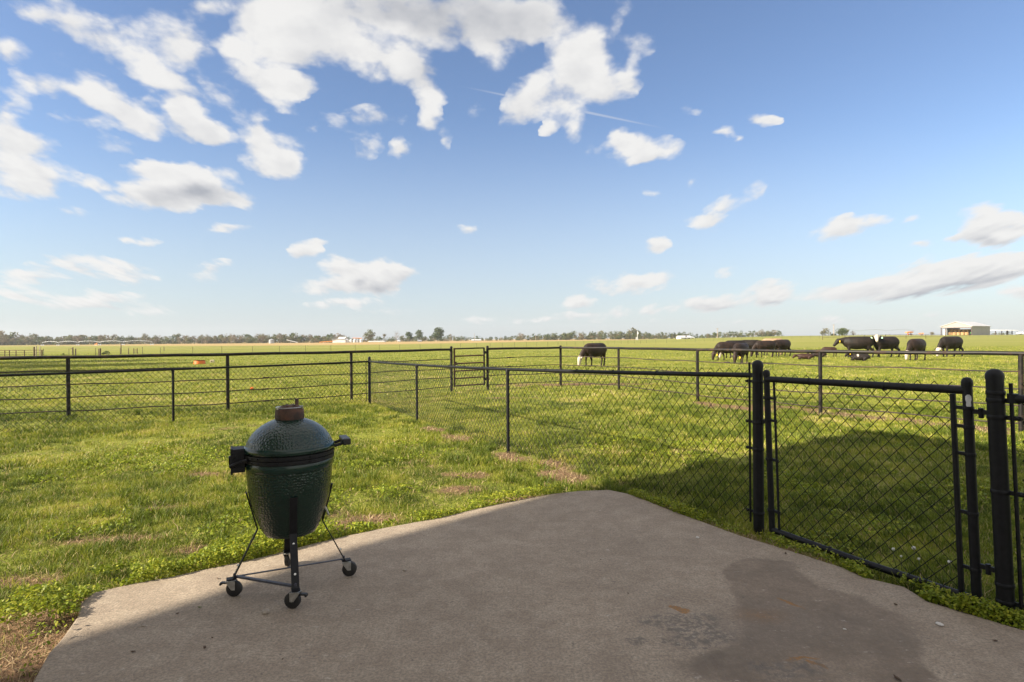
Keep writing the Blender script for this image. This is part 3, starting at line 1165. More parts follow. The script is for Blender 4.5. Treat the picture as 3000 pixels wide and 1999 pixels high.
# ------------------------------------------------------------------ the house beside the patio (outside the picture; its eaves shade the slab)
MT['siding'] = pmat('pale_siding', (0.50, 0.47, 0.42), (0.56, 0.53, 0.48), 2, 0.7)
MT['shingle'] = pmat('grey_shingle', (0.10, 0.095, 0.09), (0.16, 0.15, 0.14), 6, 0.9)
MT['white_trim'] = pmat('white_trim', (0.72, 0.71, 0.68), (0.8, 0.79, 0.76), 6, 0.5)
MT['dark_glass'] = pmat('dark_glass', (0.02, 0.025, 0.03), (0.03, 0.035, 0.04), 3, 0.08)
EZ = 6.5
sh = Vector((1.74, 0.628))                 # shift of a shadow per metre of height


def eave(x, y):
    g_ = G(x, y).xy
    return g_ - sh * EZ


E_ = eave(2531, 1256)
D_ = eave(1772, 1415)
C_ = eave(1148, 1587)
A_ = eave(191, 1912)
A2_ = A_ + Vector((-0.65, -0.76)) * 3.0
R2_ = E_ + Vector((0.53, -0.85)) * 12.5
BK = Vector((-9.5, -13.0))
foot = [A2_, BK, R2_, E_, D_, C_, A_]
cen = sum(foot, Vector((0, 0))) / len(foot)
house = thing('house', (cen.x, cen.y, 0), 'two storey pale sided house beside the patio, shading the concrete', 'house')
w_ = MB()


def across(q):
    return q.x * -0.338 + q.y * 0.941


tcut = (across(E_) - 3.1) / (across(E_) - across(R2_))
tc2 = (across(A_) - 3.1) / (across(A_) - across(A2_))
walls = [A2_, BK, R2_, E_.lerp(R2_, tcut), A_.lerp(A2_, tc2)]
inset = [q - cen + (cen + Vector((0, -3)) - q).normalized() * 0.35 for q in walls]
w_.prism([(q.x, q.y) for q in inset], -0.2, EZ - 0.2)
w_.build('wall', MT['siding'], house)
r_ = MB()
rim = [(q.x - cen.x, q.y - cen.y, EZ) for q in foot]
rim0 = [(q[0], q[1], EZ - 0.16) for q in rim]
k = len(rim)
r_.add(rim0 + rim + [(0, 0, EZ + 1.6)], [tuple(range(k))[::-1]] + [(i, (i + 1) % k, k + (i + 1) % k, k + i) for i in range(k)] + [(k + i, k + (i + 1) % k, 2 * k) for i in range(k)])
r_.build('roof', MT['shingle'], house)
p0, p1 = inset[2], inset[3]
dw = (p1 - p0).normalized()
nw = Vector((dw.y, -dw.x))
if nw.dot(-p0) < 0:
    nw = -nw
for tt, zz in ((0.3, 1.5), (0.6, 1.5), (0.3, 4.6), (0.6, 4.6)):
    q = p0.lerp(p1, tt) + nw * 0.02
    f_ = MB()
    f_.box((q.x, q.y, zz), (1.3, 0.1, 1.5), math.atan2(dw.y, dw.x))
    fr = f_.build('window', MT['white_trim'], house)
    g2 = MB()
    q2 = q + nw * 0.05
    g2.box((q2.x, q2.y, zz), (1.1, 0.03, 1.3), math.atan2(dw.y, dw.x))
    g2.build('pane', MT['dark_glass'], fr)

# ------------------------------------------------------------------ fences
def up(v, z):
    return Vector((v.x, v.y, z))


def wire_mesh(name, p0, p1, zt0, zt1, zb, w, r, parent, knuckle=0.03):
    """diamond wire netting: every wire zigzags and hooks round its neighbours"""
    mb = MB()
    L = (p1 - p0).length
    d = (p1 - p0) / L
    nrm = Vector((-d.y, d.x, 0))
    d = Vector((d.x, d.y, 0))
    nk = max(2, int(round(2 * L / w)))
    hw = L / nk
    nj = int(round(2 * ((zt0 + zt1) / 2 - zb) / w))
    base = Vector((p0.x, p0.y, 0))
    for k in range(nk):
        pts = []
        for j in range(nj + 1):
            i = k + (j + k) % 2
            s = min(i, nk) * hw
            zt = zt0 + (zt1 - zt0) * s / L + knuckle
            z = zb + (zt - zb) * j / nj
            wob = 0.0025 * math.sin(s * 5.1 + z * 3) 
            side = r * (1 if i > k else -1)
            pts.append(base + d * s + nrm * (side + wob) + Vector((0, 0, z)))
        vs, fs = [], []
        for q in pts:
            vs += [q + nrm * r, q + d * r * 1.35, q - nrm * r, q - d * r * 1.35]
        for j in range(nj):
            for c in range(4):
                fs.append((j * 4 + c, j * 4 + (c + 1) % 4, j * 4 + 4 + (c + 1) % 4, j * 4 + 4 + c))
        mb.add(vs, fs)
    return mb.build(name, MT['black_wire'], parent)


def dome_post(mb, b, z0, z1, r, lean=Vector((0, 0, 0))):
    """round post with a domed cap"""
    mb.tube([up(b, z0), up(b, 0) + lean * 0 + Vector((0, 0, 0.001)), up(b, z1 - r * 0.8) + lean], r, 18)
    c = up(b, z1 - r * 0.8) + lean
    prof = [(r * 1.04, -r * 0.55), (r * 1.06, 0), (r * 1.0, r * 0.28), (r * 0.75, r * 0.66), (r * 0.38, r * 0.86), (0.001, r * 0.92)]
    mb.lathe(prof, 18, c)


YW = 0.096
PLEAN = Vector((-.046, .012, 0))        # the stout right post leans a little
# yard fence of black netting
yc = G(1083, 1178)
y1 = G(508, 1229)
y1 = up(y1, 0)
yc = up(yc, 0)
yl = y1 - (yc - y1) * 0.92
yl2 = yl - (yc - y1) * 0.9
ya = up(G(1222, 1229.5), 0)
yb = up(G(1489, 1318), 0)
yh = up(G(2223, 1547), 0)
yz = up(G(2948, 1800), 0)
yr = yz + (yz - yh).normalized() * 2.6
O_ = yc.copy()
fence = thing('chain_link_fence', yc, 'black wire netting fence round the yard with round posts and top rail', 'fence')
lines = [(yl2, .98, 'p'), (yl, .98, 'p'), (y1, .968, 'p'), (yc, .985, 'c'), (ya, 1.03, 'p'), (yb, 1.092, 'p'), (yh, 1.20, 'h')]
for (b, z, kind) in lines:
    mb = MB()
    if kind == 'p':
        mb.tube([up(b, -.1) - O_, up(b, z - .02) - O_], .0225, 14)
        mb.lathe([(.027, -.03), (.028, .0), (.022, .022)], 14, up(b, z - .02) - O_)
        mb.build('post', MT['black_vinyl'], fence, smooth=True)
    elif kind == 'c':
        dome_post(mb, b - O_, -.1, 1.10, .034)
        mb.build('corner_post', MT['black_vinyl'], fence, smooth=True)
    else:
        dome_post(mb, b - O_, -.1, 1.315, .040)
        for zz in (.12, .62, .83, 1.15):
            mb.lathe([(.042, -.012), (.044, -.008), (.044, .008), (.042, .012)], 18, up(b, zz) - O_, closed=False)
        mb.build('gate_post', MT['black_vinyl'], fence, smooth=True)
mb = MB()
dome_post(mb, yz - O_, -.1, 1.315, .040, PLEAN)
for zz in (.07, .16, .66, 1.06, 1.15, 1.19):
    mb.lathe([(.0415, -.012), (.0435, -.008), (.0435, .008), (.0415, .012)], 18, up(yz, zz) - O_ + PLEAN * (zz / 1.3), closed=False)
mb.build('gate_post', MT['black_vinyl'], fence, smooth=True)
for i in range(len(lines) - 1):
    a, b = lines[i], lines[i + 1]
    mb = MB()
    pa, pb = up(a[0], a[1]) - O_, up(b[0], b[1]) - O_
    dirn = (pb - pa).normalized()
    if b[2] == 'h':
        pb = pb - dirn * .06
    n_ = 8
    pts = [pa.lerp(pb, t / n_) - Vector((0, 0, .006 * math.sin(PI * t / n_))) for t in range(n_ + 1)]
    mb.tube(pts, .0205, 14)
    tt = 0.3
    while tt < (pb - pa).length - .2:                    # wire ties and a swaged joint
        q = pa + dirn * tt
        mb.tube([q - dirn * .004, q + dirn * .004], .0228, 12)
        tt += 0.62
    mb.build('top_rail', MT['black_vinyl'], fence, smooth=True)
    wire_mesh('netting', a[0] - O_, b[0] - O_ if b[2] != 'h' else (b[0] - O_) - (b[0] - a[0]).normalized() * .075, a[1], b[1], .02, YW, .0026, fence, .055)
dh = (yh - yb).normalized()
mb = MB()
q = yh - O_ - dh * .075
mb.tube([up(q, .03), up(q, 1.30)], .0085, 6)
mb.build('tension_bar', MT['black_vinyl'], fence)
for zz in (.12, .62, .83, 1.15):
    mb = MB()
    mb.box(up(yh - O_ - dh * .07, zz), (.085, .008, .022), math.atan2(dh.y, dh.x))
    mb.tube([up(yh - O_ - dh * .10 + Vector((0, -.012, 0)), zz), up(yh - O_ - dh * .10 + Vector((0, .012, 0)), zz)], .007, 8)
    mb.build('brace_band', MT['black_vinyl'], fence, bevel=.002)
q = yc - O_ + (y1 - yc).normalized() * .09
mb = MB()
mb.tube([up(q, .03), up(q, .99)], .008, 6)
mb.build('tension_bar', MT['black_vinyl'], fence)
# the run beyond the gate, leaving the picture on the right
q0 = yz - O_ + dh * .075
PL1 = PLEAN * .9
mb = MB()
mb.tube([up(q0, 1.165) + PL1, up(yr - O_, 1.20)], .0215, 14)
mb.lathe([(.026, -.0), (.026, .05)], 12, up(q0, 1.14) + PL1)
mb.build('top_rail', MT['black_vinyl'], fence, smooth=True)
mb = MB()
mb.tube([up(q0 - dh * .01, .05), up(q0 - dh * .01, 1.245) + PL1], .0095, 6)
mb.build('tension_bar', MT['black_vinyl'], fence)
for zz in (.07, .66, 1.06, 1.15):
    mb = MB()
    sl = PLEAN * (zz / 1.3)
    mb.box(up(yz - O_ + dh * .062, zz) + sl, (.09, .009, .024), math.atan2(dh.y, dh.x))
    mb.tube([up(yz - O_ + dh * .095 + Vector((-.016, 0, 0)), zz) + sl, up(yz - O_ + dh * .095 + Vector((.016, 0, 0)), zz) + sl], .009, 8)
    mb.build('brace_band', MT['black_vinyl'], fence, bevel=.002)
wire_mesh('netting', q0, yr - O_, 1.19, 1.22, .03, YW, .0028, fence, .05)
mb = MB()
dome_post(mb, yr - O_, -.1, 1.3, .034)
mb.build('post', MT['black_vinyl'], fence, smooth=True)

# ------------------------------------------------------------------ the yard gate
ga = up(G(2268, 1557), 0)
gb = up(G(2868, 1772), 0)
t_a = (ga - yh).dot(dh)
t_b = (gb - yh).dot(dh)
dg = (yz - yh).normalized()
ga = yh + dg * 0.125
gb = yh + dg * ((yz - yh).length - .135)
gate = thing('yard_gate', ga, 'black netting gate with pipe frame hung between the two stout posts', 'gate')
lean = -dg * .042
GW = (gb - ga).length


def gp(s, z):
    """point of the gate frame: s along it, z up (the frame leans a little)"""
    return dg * s + lean * (z / 1.2) + Vector((0, 0, z))


mb = MB()
mb.tube([gp(0, .01), gp(0, 1.22)], .0225, 14)
mb.lathe([(.026, -.02), (.027, .0), (.025, .012), (.016, .024), (.001, .028)], 14, gp(0, 1.22))
mb.build('stile', MT['black_vinyl'], gate, smooth=True)
mb = MB()
mb.tube([gp(GW, -.02), gp(GW, 1.235)], .0245, 14)
mb.lathe([(.028, -.02), (.029, .0), (.027, .012), (.017, .026), (.001, .03)], 14, gp(GW, 1.235))
mb.build('stile', MT['black_vinyl'], gate, smooth=True)
mb = MB()
mb.tube([gp(0, 1.175), gp(GW * .5, 1.183), gp(GW, 1.19)], .0235, 14)
for s in (GW * .27, GW * .66):
    mb.tube([gp(s - .006, 1.179), gp(s + .006, 1.18)], .0268, 12)
mb.build('top_rail', MT['black_vinyl'], gate, smooth=True)
mb = MB()
mb.tube([gp(0, .022), gp(GW * .5, .012), gp(GW, .022)], .0225, 14)
for s in (GW * .35, GW * .68):
    mb.tube([gp(s - .006, .017), gp(s + .006, .017)], .026, 12)
mb.build('bottom_rail', MT['black_vinyl'], gate, smooth=True)
for s in (.065, GW - .075):
    mb = MB()
    if s < .2:
        mb.tube([gp(s, .03), gp(s, 1.16)], .0095, 8)
    else:
        q = [gp(s, z) for z in (.03, 1.165)]
        mb.tube(q, .0150, 8)
    mb.build('tension_bar', MT['black_vinyl'], gate)
wn_ = wire_mesh('netting', dg * .065, dg * (GW - .075), 1.19, 1.20, .04, .0945, .0024, gate, .034)
for v in wn_.data.vertices:
    sh_ = lean * (v.co.z / 1.2)
    v.co.x += sh_.x
    v.co.y += sh_.y
for (s0, s1, zs) in ((.0, .065, (.17, .56, .86, 1.03)), (GW - .075, GW, (.19, .50, .83, .985, 1.09))):
    for zz in zs:
        mb = MB()
        c = gp((s0 + s1) / 2, zz)
        mb.box(c, (s1 - s0 + .03, .012, .020), math.atan2(dg.y, dg.x))
        pz = gp(s0 if s0 < .2 else s1, zz)
        mb.lathe([(.0265, -.011), (.0285, -.008), (.0285, .008), (.0265, .011)], 14, pz, closed=False)
        mb.build('clip_band', MT['black_vinyl'], gate, bevel=.002)
for zz in (.22, 1.075):
    mb = MB()
    c = gp(GW + .055, zz)
    mb.box(c, (.13, .016, .026), math.atan2(dg.y, dg.x))
    mb.tube([gp(GW + .062, zz - .034), gp(GW + .062, zz + .022)], .0135, 10)
    mb.build('hinge', MT['black_vinyl'], gate, bevel=.002)
mb = MB()
c = gp(-.055, .845)
mb.box(c, (.12, .022, .03), math.atan2(dg.y, dg.x))
mb.tube([gp(-.08, .845) + Vector((-.03, -.02, 0)), gp(-.08, .845) + Vector((.03, .02, 0))], .011, 8)
mb.build('latch', MT['black_vinyl'], gate, bevel=.003)
MT['peeled'] = pmat('peeled_pale_patch', (0.55, 0.55, 0.56), (0.68, 0.68, 0.68), 60, 0.6)
mb = MB()
vs = [gp(GW, 1.135)]
rr_ = .0255
facing = math.atan2(-gb.y, -gb.x)
fs = []
for zz, wd in ((1.095, .25), (1.108, .5), (1.125, .42), (1.14, .6), (1.158, .55), (1.168, .2)):
    for k in range(5):
        a = facing + .15 + wd * (k / 4 - .5) * 2
        q = gp(GW, zz)
        vs.append(q + Vector((math.cos(a) * rr_, math.sin(a) * rr_, 0)))
vs = vs[1:]
for j in range(5):
    for k in range(4):
        fs.append((j * 5 + k, j * 5 + k + 1, j * 5 + k + 6, j * 5 + k + 5))
mb.add(vs, fs)
mb.build('worn_patch', MT['peeled'], gate)

# ------------------------------------------------------------------ the tall pipe fence round the pasture
PP = [up(G(x, y), 0) for x, y in ((201, 1218), (668, 1195), (1030, 1168), (1323, 1143), (1429, 1137), (1643, 1125.5), (1813, 1138), (2044, 1170), (2404, 1207), (2992, 1259))]
PP = [PP[0] + (PP[0] - PP[1]) * 2, PP[0] + (PP[0] - PP[1])] + PP + [PP[-1] + (PP[-1] - PP[-2])]
pf = thing('pipe_fence', PP[7], 'tall dark pipe fence with four rods between lawn and pasture', 'fence')
O2 = PP[7].copy()
GL, GR = 5, 6                                      # the two posts beside the pasture gate
for i, b in enumerate(PP):
    mb = MB()
    tall = i in (GL, GR, 7)
    r = .040 if tall else .036
    top = 1.285 if i in (GL, GR) else (1.262 if i == 7 else 1.19)
    mb.tube([up(b, -.1) - O2, up(b, top) - O2], r, 16)
    if tall:
        mb.lathe([(r, 0), (r * .8, .012), (r * .3, .02)], 16, up(b, top) - O2)
    mb.build('post', MT['pipe'], pf, smooth=True)
for i in range(len(PP) - 1):
    if i == GL:
        continue
    a, b = up(PP[i], 1.205) - O2, up(PP[i + 1], 1.205) - O2
    dn = (b - a).normalized()
    mb = MB()
    e0 = .0 if i not in (GR, 7) else .03
    pts = [a.lerp(b, t / 6) + Vector((0, 0, .006 * math.sin(i * 2.1 + t))) for t in range(7)]
    pts[0] = a
    pts[-1] = b
    mb.tube(pts, .0345, 14)
    mb.build('top_rail', MT['pipe'], pf, smooth=True)
    for z in (.095, .375, .64, .92):
        mb = MB()
        a, b = up(PP[i], z) - O2, up(PP[i + 1], z) - O2
        off = Vector((dn.y, -dn.x, 0)) * .042
        pts = [a.lerp(b, t / 8) + off * 0 + Vector((0, 0, .010 * math.sin(i * 1.7 + t * .9 + z * 7))) for t in range(9)]
        pts[0], pts[-1] = a, b
        mb.tube(pts, .0115, 8)
        if (i + int(z * 10)) % 3 == 0:                # coupling of two rods
            q = a.lerp(b, .28)
            mb.tube([q - dn * .07, q + dn * .07], .019, 8)
        mb.build('rod', MT['rod'], pf, smooth=True)

g0, g1 = PP[GL], PP[GR]
dq = (g1 - g0).normalized()
pg = thing('pasture_gate', g0 + dq * .1, 'small rusty six bar pipe gate in the pasture fence', 'gate')
PW_ = (g1 - g0).length - .22
for s in (0, PW_):
    mb = MB()
    mb.tube([dq * s + Vector((0, 0, .09)), dq * s + Vector((0, 0, 1.25))], .027, 12)
    mb.build('stile', MT['rust_pipe'] if s == 0 else MT['pipe'], pg, smooth=True)
for k in range(6):
    z = .115 + k * .222
    mb = MB()
    mb.tube([dq * .01 + Vector((0, 0, z)), dq * (PW_ - .01) + Vector((0, 0, z + .012))], .022, 12)
    mb.build('bar', MT['rust_pipe'] if k < 5 else MT['pipe'], pg, smooth=True)
for z in (.28, 1.10):
    mb = MB()
    mb.box(dq * (PW_ + .06) + Vector((0, 0, z)), (.12, .05, .08), math.atan2(dq.y, dq.x))
    mb.build('hinge', MT['pipe'], pg, bevel=.005)
mb = MB()
mb.box(dq * .045 + Vector((0, 0, .79)), (.05, .03, .09), math.atan2(dq.y, dq.x))
mb.box(dq * .085 + Vector((0, 0, .76)), (.05, .02, .04), math.atan2(dq.y, dq.x))
mb.build('latch', MT['pipe'], pg, bevel=.004)

# ------------------------------------------------------------------ the ceramic grill on its wheeled stand
GC = Vector((-1.366, 3.56, 0))
grill = thing('kamado_grill', GC, 'dark green egg shaped ceramic grill on a wheeled black stand', 'grill', rz=R_(25))
N = 64
mb = MB()
mb.lathe([(.05, .325), (.120, .328), (.147, .336), (.163, .360), (.181, .405), (.207, .475), (.227, .545), (.239, .62), (.245, .69), (.248, .735)], N)
mb.build('base', MT['glaze'], grill, smooth=True, angle=60)
mb = MB()
mb.lathe([(.2465, .735), (.252, .742), (.2545, .755), (.2545, .775), (.250, .786), (.20, .787)], N, closed=False)
mb.build('base_rim', MT['glaze_plain'], grill, smooth=True, angle=60)
mb = MB()
mb.lathe([(.244, .783), (.244, .838)], N, closed=False)
mb.build('gasket', MT['gasket'], grill, smooth=True)
for z in (.797, .823):
    mb = MB()
    mb.lathe([(.2455, z - .011), (.259, z - .011), (.260, z), (.259, z + .011), (.2455, z + .011)], N, closed=False)
    for k in range(10):
        a = PI + (k - 4.5) * .17
        mb.tube([(.259 * math.cos(a), .259 * math.sin(a), z), (.267 * math.cos(a), .267 * math.sin(a), z)], .0045, 6)
    for a in (-1.9, -1.2, 1.4):
        mb.tube([(.259 * math.cos(a), .259 * math.sin(a), z), (.268 * math.cos(a), .268 * math.sin(a), z)], .005, 8)
    mb.build('metal_band', MT['bar_black'], grill, smooth=True)
mb = MB()
mb.lathe([(.20, .838), (.253, .838), (.2615, .843), (.2635, .856), (.261, .868), (.250, .877)], N, closed=False)
lid_rim_mb = mb
mb = MB()
mb.lathe([(.251, .876), (.243, .897), (.231, .918), (.213, .943), (.190, .967), (.163, .988), (.135, 1.004), (.108, 1.016), (.088, 1.023), (.078, 1.026)], N)
lid = mb.build('lid', MT['glaze'], grill, smooth=True, angle=60)
lid_rim_mb.build('lid_rim', MT['glaze_plain'], lid, smooth=True, angle=60)
mb = MB()
mb.lathe([(.070, 1.022), (.084, 1.022), (.0855, 1.035), (.081, 1.085), (.078, 1.090), (.070, 1.092), (.066, 1.084), (.03, 1.082)], 40)
cap = mb.build('chimney_cap', MT['cast_rust'], grill, smooth=True)
mb = MB()
mb.lathe([(.001, 1.080), (.060, 1.080), (.062, 1.092), (.054, 1.102), (.030, 1.107), (.001, 1.109)], 32, (.004, .006, 0), closed=False)
for k in range(6):
    a = k * PI / 3
    mb.tube([(.035 * math.cos(a) + .004, .035 * math.sin(a), 1.104), (.035 * math.cos(a) + .004, .035 * math.sin(a), 1.109)], .009, 8)
mb.box((.045, .035, 1.122), (.022, .010, .038), .8)
mb.build('damper', MT['cast_rust'], cap, smooth=True)
mb = MB()
ringp = [(.0775 * math.cos(a), .0775 * math.sin(a), 1.096) for a in np.linspace(0, 2 * PI, 33)]
mb.tube(ringp, .0028, 6, cap=False)
for a in (-2.6, -.5, 1.2):
    mb.box((.079 * math.cos(a), .079 * math.sin(a), 1.096), (.012, .010, .018), a)
mb.build('wire_ring', MT['steel'], cap)
# spring hinge at the back
mb = MB()
mb.box((-.322, .0, .80), (.012, .125, .15))
mb.box((-.288, .057, .80), (.075, .010, .13))
mb.box((-.288, -.057, .80), (.075, .010, .13))
mb.box((-.290, 0, .866), (.075, .118, .010))
mb.box((-.331, 0, .80), (.014, .05, .05))
mb.box((-.290, -.066, .752), (.07, .014, .03))
for z in (.785, .83):
    mb.tube([(-.312, -.068, z), (-.312, .068, z)], .010, 10)
mb.build('spring_hinge', MT['bar_black'], grill, bevel=.004)
for y in (-.05, .05):
    mb = MB()
    pts = []
    for k in range(60):
        a = k * .9
        pts.append((-.31 + .013 * math.cos(a), y + .013 * math.sin(a), .76 + k * .0015))
    mb.tube(pts, .003, 5)
    mb.build('spring', MT['bar_black'], grill)
for (y, s) in ((-.085, -1), (.085, 1)):
    mb = MB()
    mb.tube([(-.33, y * .9, .775), (-.28, y * 1.15, .80), (-.24, y * 1.35, .81)], .011, 8)
    mb.build('hinge_arm', MT['bar_black'], grill, smooth=True)
# lid handle at the front
for y in (-.052, .052):
    mb = MB()
    mb.tube([(.255, y, .845), (.29, y, .853), (.320, y, .862)], .010, 8)
    mb.build('handle_bracket', MT['bar_black'], grill, smooth=True)
mb = MB()
mb.box((.327, 0, .868), (.050, .17, .040))
mb.build('handle', MT['plastic'], grill, bevel=.007)
# draft door low on the front
mb = MB()
mb.box((.204, .0, .455), (.012, .085, .090), ax=Matrix.Rotation(R_(-22), 3, 'Y'))
mb.build('draft_door', MT['steel'], grill, bevel=.003)
# stand
RAD = .325
for k in range(4):
    a = k * PI / 2
    c_, s_2 = math.cos(a), math.sin(a)
    prof = [(RAD - .005, .105), (.186, .375), (.246, .60)]
    t_ = Vector((-s_2, c_, 0))
    mb = MB()
    wd = .021
    th = .0035
    vs, fs = [], []
    for (r, z) in prof:
        for (q, e) in ((-wd, -th), (wd, -th), (wd, th), (-wd, th)):
            vs.append(Vector((c_ * (r + e), s_2 * (r + e), z)) + t_ * q)
    for j in range(2):
        for c in range(4):
            fs.append((j * 4 + c, j * 4 + (c + 1) % 4, j * 4 + 4 + (c + 1) % 4, j * 4 + 4 + c))
    fs += [(3, 2, 1, 0), (8, 9, 10, 11)]
    mb.add(vs, fs)
    mb.box((c_ * (RAD + .004), s_2 * (RAD + .004), .103), (.056, .046, .006), a)
    mb.box((c_ * .152, s_2 * .152, .378), (.045, .030, .007), a)
    mb.build('leg', MT['bar_black'], grill, bevel=.001)
    for z, r in ((.175, .288), (.32, .203)):
        mb = MB()
        mb.tube([(c_ * (r + .002), s_2 * (r + .002), z), (c_ * (r + .012), s_2 * (r + .012), z + .004)], .0065, 8)
        mb.build('bolt', MT['steel'], grill)
    # caster: fork, wheel, brake
    cx, cy = c_ * (RAD + .006), s_2 * (RAD + .006)
    sw = (-.30, 1.2, -.45, 2.65)[k]
    off = Vector((math.cos(sw) * .018, math.sin(sw) * .018, 0))
    mb = MB()
    mb.lathe([(.021, .0), (.023, .008), (.015, .014)], 16, (cx, cy, .086))
    ang = math.atan2(off.y, off.x)
    for sd_ in (-1, 1):
        sx = Vector((-math.sin(ang), math.cos(ang), 0)) * sd_ * .0165
        e = Vector((math.cos(ang), math.sin(ang), 0))
        b0 = Vector((cx, cy, .092)) + sx
        tip = Vector((cx, cy, .040)) + off + sx
        vs = []
        for dz in (-.0015, .0015):
            nn = sx.normalized() * dz
            vs += [b0 - e * .030 + nn, b0 + e * .030 + nn, tip + e * .011 + nn, tip - e * .011 + nn]
        mb.add(vs, [(0, 1, 2, 3), (7, 6, 5, 4), (0, 4, 5, 1), (1, 5, 6, 2), (2, 6, 7, 3), (3, 7, 4, 0)])
    mb.box((cx, cy, .0915), (.050, .036, .003), ang)
    wax = Vector((-math.sin(ang), math.cos(ang), 0))
    hub = Vector((cx, cy, .0455)) + off
    mb.tube([hub - wax * .021, hub + wax * .021], .006, 8)
    cs = mb.build('caster', MT['steel'], grill, bevel=.001)
    mb = MB()
    mb.tube([hub - wax * .013, hub - wax * .010, hub + wax * .010, hub + wax * .013], [.0405, .0450, .0450, .0405], 28)
    mb.build('wheel', MT['rubber'], cs, smooth=True)
    if k in (2, 3):
        mb = MB()
        e = Vector((math.cos(ang), math.sin(ang), 0))
        q = Vector((cx, cy, .079)) - e * .038
        mb.box(q, (.050, .026, .010), ang)
        mb.box(q - e * .022 + Vector((0, 0, -.006)), (.012, .028, .014), ang)
        mb.build('brake_lever', MT['plastic'], cs, bevel=.003)
for (a0, a1, wd) in ((PI, 0, .014), (PI, 1.5 * PI, .020), (.5 * PI, 1.5 * PI, .012)):
    mb = MB()
    q0 = Vector((math.cos(a0) * (RAD - .02), math.sin(a0) * (RAD - .02), .112))
    q1 = Vector((math.cos(a1) * (RAD - .02), math.sin(a1) * (RAD - .02), .112))
    if a0 != PI:
        q0.z = q1.z = .122
    mb.box((q0 + q1) / 2, ((q1 - q0).length, wd, .006 if wd < .02 else .012), math.atan2(q1.y - q0.y, q1.x - q0.x))
    if a0 == PI and a1 == 0:
        pass
    if wd != .012:
        mb.build('cross_bar', MT['bar_blue'], grill, bevel=.001)
for k, a in enumerate((PI, 1.5 * PI, 0)):
    mb = MB()
    mb.lathe([(.008, .0), (.008, .012), (.004, .016)], 8, (math.cos(a) * (RAD - .012), math.sin(a) * (RAD - .012), .117))
    mb.build('nut', MT['bar_blue'], grill)

# ------------------------------------------------------------------ cattle
def coat(name, c1, c2):
    m, n, l, p = new_mat(name)
    f = noise_node(n, l, 4, 5, 0.6)
    l.new(ramp(n, l, f, [(0.35, c1), (0.7, c2)]), p.inputs['Base Color'])
    p.inputs['Roughness'].default_value = 0.6
    p.inputs['Specular IOR Level'].default_value = 0.3
    bump(n, l, p, noise_node(n, l, 30, 4, 0.7), 0.35, 0.02)
    return m


MT['coat_black'] = coat('black_hide', (0.006, 0.0045, 0.004), (0.022, 0.014, 0.010))
MT['coat_brownblack'] = coat('brown_black_hide', (0.010, 0.006, 0.005), (0.036, 0.020, 0.013))
MT['coat_brown'] = coat('dark_red_hide', (0.022, 0.010, 0.007), (0.050, 0.021, 0.013))
MT['coat_white'] = coat('cream_hide', (0.42, 0.35, 0.28), (0.58, 0.52, 0.44))
MT['coat_tan'] = coat('tan_hide', (0.26, 0.17, 0.10), (0.38, 0.26, 0.16))
MT['hoof'] = pmat('hoof_horn', (0.02, 0.018, 0.016), (0.04, 0.035, 0.03), 10, 0.7)
MT['nose'] = pmat('dark_nose', (0.02, 0.014, 0.013), (0.05, 0.03, 0.028), 10, 0.5)
MT['tag_yellow'] = pmat('yellow_ear_tag', (0.72, 0.46, 0.02), (0.8, 0.52, 0.03), 10, 0.5)
MT['tag_green'] = pmat('pale_green_ear_tag', (0.35, 0.62, 0.48), (0.4, 0.7, 0.55), 10, 0.5)


def loft(mb, secs, n=14):
    """secs: (centre, half width, half height); rings square to the path, width kept level"""
    vs, fs = [], []
    cs = [Vector(s[0]) for s in secs]
    prev = None
    for i, (c, hw, hh) in enumerate(secs):
        t = (cs[min(i + 1, len(cs) - 1)] - cs[max(i - 1, 0)]).normalized()
        side = Vector((0, 0, 1)).cross(t)
        if side.length < 0.25:
            side = prev.copy() if prev is not None else Vector((0, 1, 0))
        side.normalize()
        if prev is not None and side.dot(prev) < 0:
            side = -side
        prev = side
        u = t.cross(side).normalized()
        for k in range(n):
            a = 2 * PI * k / n
            vs.append(cs[i] + side * hw * math.cos(a) + u * hh * math.sin(a))
    for i in range(len(secs) - 1):
        for k in range(n):
            k2 = (k + 1) % n
            fs.append((i * n + k, i * n + k2, (i + 1) * n + k2, (i + 1) * n + k))
    fs.append(tuple(range(n))[::-1])
    fs.append(tuple((len(secs) - 1) * n + k for k in range(n)))
    mb.add(vs, fs)


def yawed(p, piv, yaw):
    d = Vector(p) - piv
    return piv + Vector((d.x * math.cos(yaw) - d.y * math.sin(yaw), d.x * math.sin(yaw) + d.y * math.cos(yaw), d.z))


